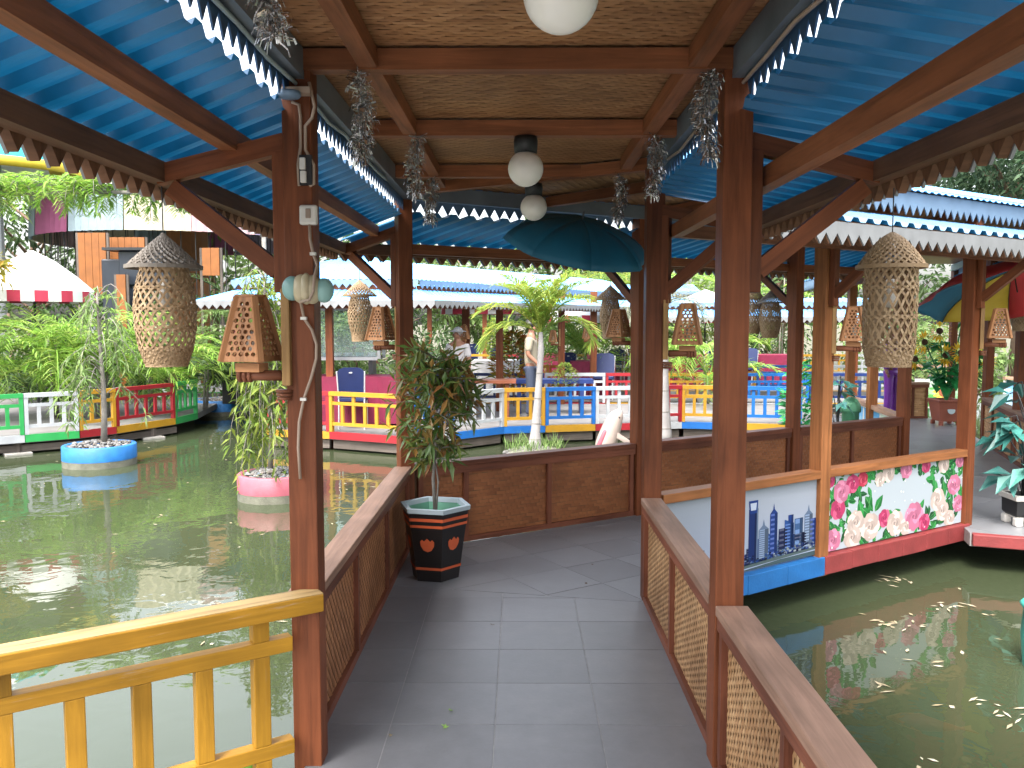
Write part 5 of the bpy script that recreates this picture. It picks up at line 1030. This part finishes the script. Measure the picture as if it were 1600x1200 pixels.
def weeping(label, x, y, z0, hgt, seed, leafm, nb, drop, spread, ll, lw, trunk_r=.03, low=.35, lean=(0, 0)):
    rr = random.Random(seed); t = thing('weeping_tree', label, 'tree', (x, y, z0)); tm, lm = MB(), MB(); tp = [(x + lean[0] * u + .02 * math.sin(5 * u), y + lean[1] * u, z0 + hgt * u) for u in (0, .2, .4, .6, .8, 1)]
    tm.tube(tp, [trunk_r * (1 - .75 * u) for u in (0, .2, .4, .6, .8, 1)], 8)
    for k in range(nb):
        u = low + (1 - low) * (k + rr.random()) / nb; b = Vector((x + lean[0] * u, y + lean[1] * u, z0 + hgt * u)); a = rr.uniform(0, 6.28); out = spread * rr.uniform(.4, 1.1) * (1.1 - .45 * u); dr = drop * rr.uniform(.5, 1.1); pts = [b]
        for i in range(1, 9): f = i / 8; pts.append(b + Vector((math.cos(a) * out * (1 - (1 - f) ** 2), math.sin(a) * out * (1 - (1 - f) ** 2), .22 * math.sin(min(1, f * 2.2) * math.pi * .7) * (1 - f) - dr * f * f)))
        tm.tube(pts, [.007 * (1 - i / 10) for i in range(9)], 5, cap=False)
        for i in range(int(10 + dr * 26)):
            f = .18 + .82 * rr.random(); q = f * 8; j = min(int(q), 7); p = pts[j].lerp(pts[j + 1], q - j); s = rr.uniform(0, 6.28); lm.leaf(p, (math.cos(s) * .8, math.sin(s) * .8, rr.uniform(-1.3, .1)), ll * rr.uniform(.7, 1.2), lw * rr.uniform(.8, 1.2), rr.uniform(-.8, .8), .2, .25)
    tm.build('trunk', 'bark_grey', t, True); lm.build('crown', leafm, t); return t
weeping('weeping tree with long yellow-green leaves in the pink ring planter', -2.66, 8.92, -.03, 2.15, 51, 'leaf_weep', 60, .95, .5, .145, .03, .028, .22)
weeping('slim grey-stemmed tree with soft leaves in the blue ring planter', -5.46, 10.98, -.03, 2.0, 52, 'leaf_willow', 34, .45, .6, .15, .026, .045, .3)
def tree(label, x, y, z0, hgt, cr, seed, leafm='leaf_tree', nleaf=2600, ls=.22, trunkr=.14, low=.35, group='trees behind the ponds', flat=1.0):
    rr = random.Random(seed); t = thing('tree', label, 'tree', (x, y, z0), group); tm, lm = MB(), MB(); tm.tube([(x, y, z0), (x + .1, y, z0 + hgt * .3), (x - .05, y + .1, z0 + hgt * .6), (x, y, z0 + hgt * .9)], [trunkr, trunkr * .75, trunkr * .45, .03], 9); cl = []
    for k in range(34):
        a = rr.uniform(0, 6.28); u = rr.random() ** .6; e = rr.uniform(-.9, 1); c = Vector((x + cr * u * math.cos(a), y + cr * u * math.sin(a), z0 + hgt * (low + (1 - low) * .5) + e * hgt * (1 - low) * .5 * flat * (1 - .35 * u))); cl.append((c, cr * rr.uniform(.18, .36))); b = Vector((x, y, max(z0 + hgt * .25, c.z - cr * .5)))
        if k % 2 == 0: tm.tube([b, b.lerp(c, .5) + Vector((0, 0, .1)), c], [trunkr * .35, trunkr * .2, .01], 6, cap=False)
    for k in range(nleaf):
        c, s = rr.choice(cl); d = Vector((rr.gauss(0, 1), rr.gauss(0, 1), rr.gauss(0, .75))).normalized() * s * rr.random() ** .4; lm.leaf(c + d, d.normalized() + Vector((0, 0, -.3)), ls * rr.uniform(.6, 1.2), ls * .38 * rr.uniform(.7, 1.2), rr.uniform(-1.5, 1.5), .15, .2)
    tm.build('trunk', 'bark_brown', t, True); lm.build('crown', leafm, t); return t
tree('big dark feathery tree at top right above the blue roof', 12.6, 21.5, -.1, 8.2, 4.3, 61, 'leaf_conifer', 16000, .20, .22, .42, None, .8)
tree('second dark tree at far right behind the blue roof', 18.5, 25, -.1, 9, 4.5, 62, 'leaf_conifer', 6000, .34, .22, .35, None)
BG = [(-21, 24, 7.5, 3.6, 'leaf_tree', 'dark tree left of the swing ride'), (-15.5, 27, 8, 3.4, 'leaf_tree', 'dark tree behind the swing ride'), (-10.5, 29, 7, 3.0, 'leaf_willow', 'pale green tree behind the swing ride'), (-6.2, 30, 5.2, 2.6, 'leaf_tree', 'dark green tree behind the left pavilion'), (-2.2, 31, 4.4, 2.4, 'leaf_willow', 'soft green tree behind the centre pavilion'), (1.2, 33, 5.4, 2.6, 'leaf_tree', 'dark tree behind the yellow-green palms'), (5.5, 33, 5.2, 2.8, 'leaf_willow', 'soft green tree behind the right pavilion'), (9.5, 31, 5.2, 2.8, 'leaf_tree', 'dark green tree beyond the landing roof'), (15.0, 34, 8, 3.6, 'leaf_tree', 'tall tree behind the dark feathery tree'), (23, 30, 8, 4, 'leaf_tree', 'tall tree at the far right of the background')]
for k, (x, y, h, c, m, lb) in enumerate(BG): tree(lb, x, y, -.15, h, c, 70 + k, m, 2400, .34, .16, .25)
# more trees to the left of the pond, mirrored in the water
for k, (x, y, h, c, m, lb) in enumerate([(-15, 15, 6.0, 2.6, 'leaf_willow', 'soft green tree left of the left deck'), (-17, 19, 7.5, 3.0, 'leaf_tree', 'dark tree far left beyond the left deck')]): tree(lb, x, y, -.15, h, c, 90 + k, m, 2600, .26, .14, .25)
tree('yellow-leaved tree at the left edge above the striped parasol', -8.95, 13.0, -.02, 3.35, .85, 95, 'leaf_yellow', 1500, .16, .05, .45, None)
def bush(label, x, y, z0, h, w_, leafm, seed, n=420, ls=.09, pot=None):
    rr = random.Random(seed); t = thing('bush', label, 'bush', (x, y, z0)); lm, tm = MB(), MB(); tm.tube([(x, y, z0), (x, y, z0 + h * .6)], [.02, .008], 6)
    for k in range(n):
        a = rr.uniform(0, 6.28); u = rr.random() ** .5; zz = rr.random(); q = w_ * u * math.sin(math.pi * (.15 + .8 * zz)) ; d = Vector((math.cos(a), math.sin(a), rr.uniform(-.2, .9))); lm.leaf((x + q * math.cos(a), y + q * math.sin(a), z0 + h * (.2 + .8 * zz)), d, ls * rr.uniform(.7, 1.3), ls * .3, rr.uniform(-1, 1))
    tm.build('stem', 'bark_brown', t); lm.build('foliage', leafm, t)
    return t
bush('orange and yellow croton bush between the pavilion posts left of the man', -.10, 16.1, -.02, 1.4, .42, 'leaf_croton', 101, 700, .16)
bush('round green topiary bush right of the man', .80, 14.75, .25, .62, .24, 'leaf_weep', 102, 700, .06)
bush('light green bush right of the distant pink table', 2.35, 19.2, .1, 1.3, .28, 'leaf_weep', 103, 500, .1)
bush('small round bush on the far deck above the white railing', -.55, 21, .4, 1.3, .32, 'leaf_palm', 104, 500, .12)
bush('green leafy plant by the second far post on the right', 3.72, 11.2, -.2, 1.25, .18, 'leaf_fake', 105, 260, .16)
# fringe of creeper hanging from a pole at the upper left
t = thing('creeper_pergola', 'pole overgrown with feathery creeper at the upper left before the curtains', 'pergola', (-8, 15, 3.2)); sm, lm = MB(), MB(); rr = random.Random(66); sm.tube([(-11, 15.5, 3.86), (-8, 15.2, 3.90), (-4.4, 15.0, 3.82)], .035, 8)
for k in range(170):
    x = rr.uniform(-9.9, -4.5); frond(sm, lm, (x, 15.2 + rr.uniform(-.1, .1), 3.86 + rr.uniform(-.05, .2)), rr.uniform(0, 6.28), R(rr.uniform(0, 65)), rr.uniform(.45, .85), 15, .27, .04, rr.uniform(1.0, 1.9), rr)
for x in (-10.8, -4.5): sm.tube([(x, 15.4 if x < -8 else 15.0, -.1), (x, 15.4 if x < -8 else 15.0, 3.84)], .04, 8)
sm.build('pole', 'bark_grey', t, True); lm.build('creeper', 'leaf_areca', t)
# ---------------------------------------------------------------- sunflowers, artificial plants, bin
def big_leaf_plant(label, x, y, z0, h, w_, n, seed, mat='leaf_teal', ll=.2):
    rr = random.Random(seed); t = thing('artificial_plant', label, 'plant', (x, y, z0)); sm, lm = MB(), MB()
    for k in range(n):
        a = rr.uniform(0, 6.28); zz = z0 + h * (.12 + .88 * k / n); q = w_ * rr.uniform(.4, 1); e = Vector((x + q * math.cos(a), y + q * math.sin(a), zz)); sm.tube([(x, y, zz - h * .2), e.lerp(Vector((x, y, zz)), .4) + Vector((0, 0, .02)), e], .006, 5, cap=False)
        for s in range(3): lm.leaf(e, (math.cos(a + (s - 1) * .7), math.sin(a + (s - 1) * .7), rr.uniform(-.5, .5)), ll * rr.uniform(.8, 1.2), ll * .55, rr.uniform(-.6, .6), .18, .35)
    sm.tube([(x, y, z0), (x + .02, y, z0 + h)], [.02, .012], 7); sm.build('stem', 'black', t, True); lm.build('leaves', mat, t); return t
big_leaf_plant('artificial plant with large dark teal leaves at the right edge on the landing', 3.98, 6.62, .22, .92, .22, 22, 111)
t = thing('planter_pot', 'black and white footed bonsai pot under the teal-leaved plant', 'pot', (3.98, 6.62, 0)); MB().lathe([(.11, .06), (.15, .09), (.155, .2), (.17, .225), (.165, .24), (.14, .24), (.13, .2), (0, .2)], 4, (3.98, 6.62, 0), R(45)).build('body', 'black', t, bevel=.01); MB().lathe([(.172, .205), (.185, .245), (.15, .247)], 4, (3.98, 6.62, 0), R(45), cap0=False, cap1=False).build('rim', 'plastic_white', t)
for sx in (-1, 1):
    for sy in (-1, 1): MB().box((3.98 + sx * .08, 6.62 + sy * .08, .035), (.06, .06, .07)).build('foot', 'plastic_white', t, bevel=.012)
MB().lathe([(.112, .055), (.128, .075), (.112, .085)], 4, (3.98, 6.62, 0), R(45)).build('base_band', 'plastic_white', t)
big_leaf_plant('artificial plant with grey-teal leaves left of the green bin', 3.83, 10.15, -.1, 1.05, .16, 18, 112, ll=.17)
t = thing('green_bin', 'green bin with domed lid behind the dark woven wall', 'bin', (4.03, 10.25, -.3)); MB().lathe([(.095, -.6), (.10, .5), (.105, .505)], 22, (4.03, 10.25, 0)).build('body', 'green_paint', t, True); MB().lathe([(.118, .50), (.122, .53), (.11, .60), (.075, .655), (.03, .68), (0, .685)], 22, (4.03, 10.25, 0)).build('lid', 'green_paint', t, True)
t = thing('sunflower_pot', 'red-brown square pot with legs holding the tall sunflowers', 'pot', (6.62, 13.1, 0)); MB().lathe([(.20, .06), (.27, .36), (.29, .37), (.29, .40), (.25, .40), (.24, .36), (0, .36)], 4, (6.62, 13.1, 0), R(45)).build('body', 'terracotta', t, bevel=.01)
for sx in (-1, 1):
    for sy in (-1, 1): MB().box((6.62 + sx * .13, 13.1 + sy * .13, .03), (.05, .05, .065)).build('foot', 'terracotta', t)
MB().lathe([(0, .001), (.06, .0)], 20, (0, 0, 0)).build('medallion', 'pot_rim', t).matrix_basis = Matrix.Translation((6.62, 12.925, .24)) @ Matrix.Rotation(R(82), 4, 'X') @ Matrix.Translation((0, 0, 0))
t = thing('sunflowers', 'tall artificial sunflowers in the red-brown pot on the far right', 'flowers', (6.62, 13.1, .36)); sm, lm, pm, cm_ = MB(), MB(), MB(), MB(); rr = random.Random(77)
for k, (dx, zz) in enumerate(((-.38, 1.28), (-.52, 1.02), (-.18, 1.45), (.10, 1.12), (.35, 1.30), (.58, 1.0), (-.12, 1.08), (.2, 1.6), (.45, .92))):
    c = Vector((6.62 + dx, 13.0 + rr.uniform(-.1, .1), zz)); sm.tube([(6.62, 13.1, .36), (6.62 + dx * .35, 13.1, .8), c], .012, 6, cap=False); fd = Vector((rr.uniform(-.3, .3), -1, rr.uniform(-.1, .4))).normalized(); u = fd.cross(Vector((0, 0, 1))).normalized(); v = u.cross(fd)
    if k == 7:
        for j in range(10): lm.leaf(c, (math.cos(j), -.3, math.sin(j)), .16, .06)
        continue
    for j in range(20): a = j * .314; pm.leaf(c + (u * math.cos(a) + v * math.sin(a)) * .055, u * math.cos(a) + v * math.sin(a) + fd * .15, .14, .055, 0, .1, .02)
    m = MB(); blob(m, (0, 0, 0), (.05, .05, .02), 8); cm_.mesh([c + u * q[0] + v * q[1] + fd * q[2] for q in m.v], m.f)
    for j in range(9): a = rr.uniform(0, 6.28); f = rr.uniform(.3, .9); b = Vector((6.62, 13.1, .4)).lerp(c, f); lm.leaf(b, (math.cos(a), math.sin(a), rr.uniform(-.3, .4)), .26, .16, rr.uniform(-.6, .6), .15, .35)
sm.build('stems', 'leaf_fake', t, True); lm.build('leaves', 'leaf_fake', t); pm.build('petals', 'petal_yellow', t); cm_.build('flower_heads', 'flower_core', t, True)
# ---------------------------------------------------------------- striped parasol, awning, swing ride, painted canopy
def parasol(label, x, y, z0, rad, zt, h, n=24):
    t = thing('striped_parasol', label, 'parasol', (x, y, z0)); MB().tube([(x, y, z0), (x, y, zt + h * .9)], .022, 8).build('pole', 'black_metal', t)
    for k in range(n):
        mb = MB(); a0, a1 = 2 * math.pi * k / n, 2 * math.pi * (k + 1) / n; f = lambda a, u: Vector((x + rad * u * math.cos(a), y + rad * u * math.sin(a), zt + h * (1 - u ** 1.35)))
        V = [f(a, u) for u in (.02, .35, .7, 1) for a in (a0, (a0 + a1) / 2, a1)]; mb.mesh(V, [(i * 3 + j, i * 3 + 3 + j, i * 3 + 4 + j, i * 3 + 1 + j) for i in range(3) for j in range(2)]); mb.build('canopy_panel', 'cloth_white', t, True)
        mb = MB(); q = [f(a0, 1), f((a0 + a1) / 2, 1), f(a1, 1)]; dn = Vector((0, 0, -.19)); mb.mesh(q + [p + dn for p in q], [(0, 3, 4, 1), (1, 4, 5, 2)]); mb.build('valance_flap', 'cloth_stripe' if k % 2 else 'cloth_white', t)
    return t
parasol('white parasol with red-striped valance at the left edge', -8.55, 14.9, -.02, .98, 2.12, .72, 30)
parasol('distant parasol with red and white valance behind the centre pavilion', -.9, 26, -.1, 1.5, 2.0, .8)
parasol('distant red-striped parasol between the pavilion posts right of the man', 1.9, 22.6, -.1, 1.2, 1.75, .7)
parasol('distant striped parasol behind the right pavilion posts', 5.0, 22.8, -.1, 1.2, 1.75, .7)
t = thing('swing_ride', 'round swing ride with coloured curtains and hanging chains at upper left', 'ride', (-9.2, 23.5, -.1)); CX, CY, CR = -9.2, 23.6, 3.75; cols = ['magenta', 'slate', 'cream', 'pink', 'lavender']
for s in range(16):
    mb = MB(); V = []; K = 22
    for i in range(K + 1): a = 2 * math.pi * (s + i / K) / 16; q = CR + .05 * math.sin(i * 2.1); V += [(CX + q * math.cos(a), CY + q * math.sin(a), 4.72), (CX + (q + .06) * math.cos(a), CY + (q + .06) * math.sin(a), 3.72)]
    mb.mesh(V, [(2 * i, 2 * i + 1, 2 * i + 3, 2 * i + 2) for i in range(K)]); mb.build('curtain', 'curtain_' + cols[(s * 3 + 3) % 5 if False else [1, 2, 3, 4, 0, 1, 2, 3, 2, 1, 0, 1, 2, 3, 4, 0][s] % 5], t, True)
MB().lathe([(CR, 4.70), (CR * .6, 5.3), (.2, 5.7), (0, 5.72)], 32, (CX, CY, 0), cap0=False).build('top', 'cloth_white', t, True); MB().lathe([(.55, -.1), (.55, 4.9)], 12, (CX, CY, 0)).build('mast', 'panel_orange', t)
for k in range(64): a = 2 * math.pi * k / 64 + .03; q = CR - .25 - .25 * (k % 2); MB().tube([(CX + q * math.cos(a), CY + q * math.sin(a), 4.6), (CX + q * math.cos(a), CY + q * math.sin(a), 2.1)], .012, 4).build('chain', 'black_metal', t)
for lb, x, y, w_, z0, z1, m in (('tall orange plank panel left of the dark blue machine', -9.45, 18.8, .62, 2.2, 3.55, 'panel_orange'), ('narrow orange panel right of the dark blue machine', -8.95, 19.3, .9, 2.3, 3.5, 'panel_orange'), ('orange box with mossy top behind the left lantern', -6.75, 18.6, .38, 2.6, 3.2, 'panel_orange'), ('slim orange post below the dark blue machine', -8.55, 18.2, .2, -.1, 2.6, 'panel_orange')):
    t = thing('orange_panel', lb, 'panel', (x, y, z0)); n = max(1, round(w_ / .16))
    for k in range(n): MB().box((x - w_ / 2 + w_ * (k + .5) / n, y + rnd.uniform(-.004, .004), (z0 + z1) / 2), (w_ / n - .008, .05, z1 - z0)).build('plank', m, t)
    for sx in (-1, 1): MB().beam((x + sx * (w_ / 2 + .03), y + .02, -.1), (x + sx * (w_ / 2 + .03), y + .02, z1), .05, .05).build('upright', 'grey_timber', t)
t = thing('ride_machine', 'dark blue machine housing behind the left lantern', 'machine', (-8.5, 18.6, -.1)); MB().box((-8.75, 18.7, 1.4), (.7, .5, 3.1)).build('column', 'dark_blue', t, bevel=.03); MB().box((-8.2, 18.65, 2.75), (1.0, .5, .75)).build('housing', 'dark_blue', t, bevel=.03); MB().box((-8.4, 18.6, 3.16), (1.2, .6, .06)).build('lid', 'black_metal', t)
# large painted canopy in the sky at far upper left
t = thing('painted_canopy', 'rounded yellow, teal and white canopy at the upper left edge', 'canopy', (-13.5, 20, 3.5)); cx, cy, cz = -12.9, 21, 5.15
for k in range(12):
    mb = MB(); V = []; 
    for i in range(7):
        for j in range(4): a = 2 * math.pi * (k + j / 3) / 12; e = R(90 * i / 6); V.append((cx + 2.6 * math.cos(a) * math.cos(e), cy + 2.6 * math.sin(a) * math.cos(e), cz + 1.6 * math.sin(e)))
    mb.mesh(V, [(i * 4 + j, i * 4 + j + 1, i * 4 + j + 5, i * 4 + j + 4) for i in range(6) for j in range(3)]); mb.build('gore', ('canopy_white', 'canopy_teal', 'canopy_yellow')[k % 3], t, True)
MB().tube([(cx + 2.6 * math.cos(a), cy + 2.6 * math.sin(a), cz) for a in [R(10 * i) for i in range(37)]], .12, 8).build('rim', 'canopy_yellow', t, True); MB().tube([(cx, cy, -.1), (cx, cy, cz + 1.6)], .15, 10).build('mast', 'alu', t)
for sx in (-10.6, -15.2): MB().tube([(cx + (2.3 if sx > -12 else -2.3), cy, -.1), (cx + (2.3 if sx > -12 else -2.3), cy, cz)], .06, 8).build('leg', 'alu', t)
t = thing('speaker_pole', 'white pole on the left deck at the picture edge', 'pole', (-8.05, 12.4, 0)); MB().tube([(-7.95, 12.4, -.02), (-7.95, 12.4, 1.95)], .035, 10).build('shaft', 'alu', t); MB().box((-7.95, 12.4, 1.0), (.4, .2, .03)).build('shelf', 'alu', t)

# dense hedge shrubs between the decks and the trees
HB = [(-13.5, 17.5, 2.6, 1.3), (-11.2, 18.5, 2.3, 1.2), (-9.3, 17.0, 1.9, 1.0), (-7.4, 17.6, 2.0, 1.1), (-5.5, 21.5, 2.2, 1.3), (-3.6, 18.5, 2.0, 1.1), (-2.3, 20.5, 1.7, .9), (-.2, 27, 2.0, 1.4), (2.4, 27.5, 2.1, 1.5), (5.0, 27, 2.2, 1.5), (7.6, 26, 2.2, 1.4), (10.0, 20.5, 2.0, 1.3), (12.5, 17.5, 2.2, 1.3), (10.6, 24.5, 2.6, 1.5), (-4.5, 26.5, 2.4, 1.5), (-8.5, 27.5, 3.0, 1.6), (-12.5, 25, 3.0, 1.7), (9.2, 17.2, 1.5, .8)]
HL = ['at the far left behind the left deck', 'left of the orange panels', 'behind the striped parasol', 'behind the large left lantern', 'behind the black stall counter', 'behind the display case', 'behind the left pavilion table', 'far behind the man in beige', 'far behind the fish statue', 'far behind the second right post', 'behind the right pavilion', 'right of the sunflower pot', 'at the far right beyond the landing', 'under the dark feathery tree', 'far behind the left pavilion roof', 'below the swing ride on the right', 'below the swing ride on the left', 'behind the printed walls on the right']
for k, ((x, y, h, c), lb) in enumerate(zip(HB, HL)): tree(('dense green hedge shrub ', 'loose light green hedge shrub ')[k % 2] + lb, x, y, -.3, h, c, 200 + k, ('leaf_tree', 'leaf_willow')[k % 2], 2000, .17, .06, .02, 'hedge shrubs behind the decks')

for k, (x, y, h, c, lb) in enumerate([(9.5, 3.2, 6.5, 2.8, 'unseen leafy tree added beyond the right edge to darken the right pond'), (11, 8.5, 7.5, 3.2, 'taller unseen leafy tree added beyond the right edge to darken the right pond')]): tree(lb, x, y, -.3, h, c, 300 + k, 'leaf_tree', 5000, .28, .16, .12, 'unseen trees added beyond the right pond for shade')  # added out of view to cut sky light and glare on the right pond
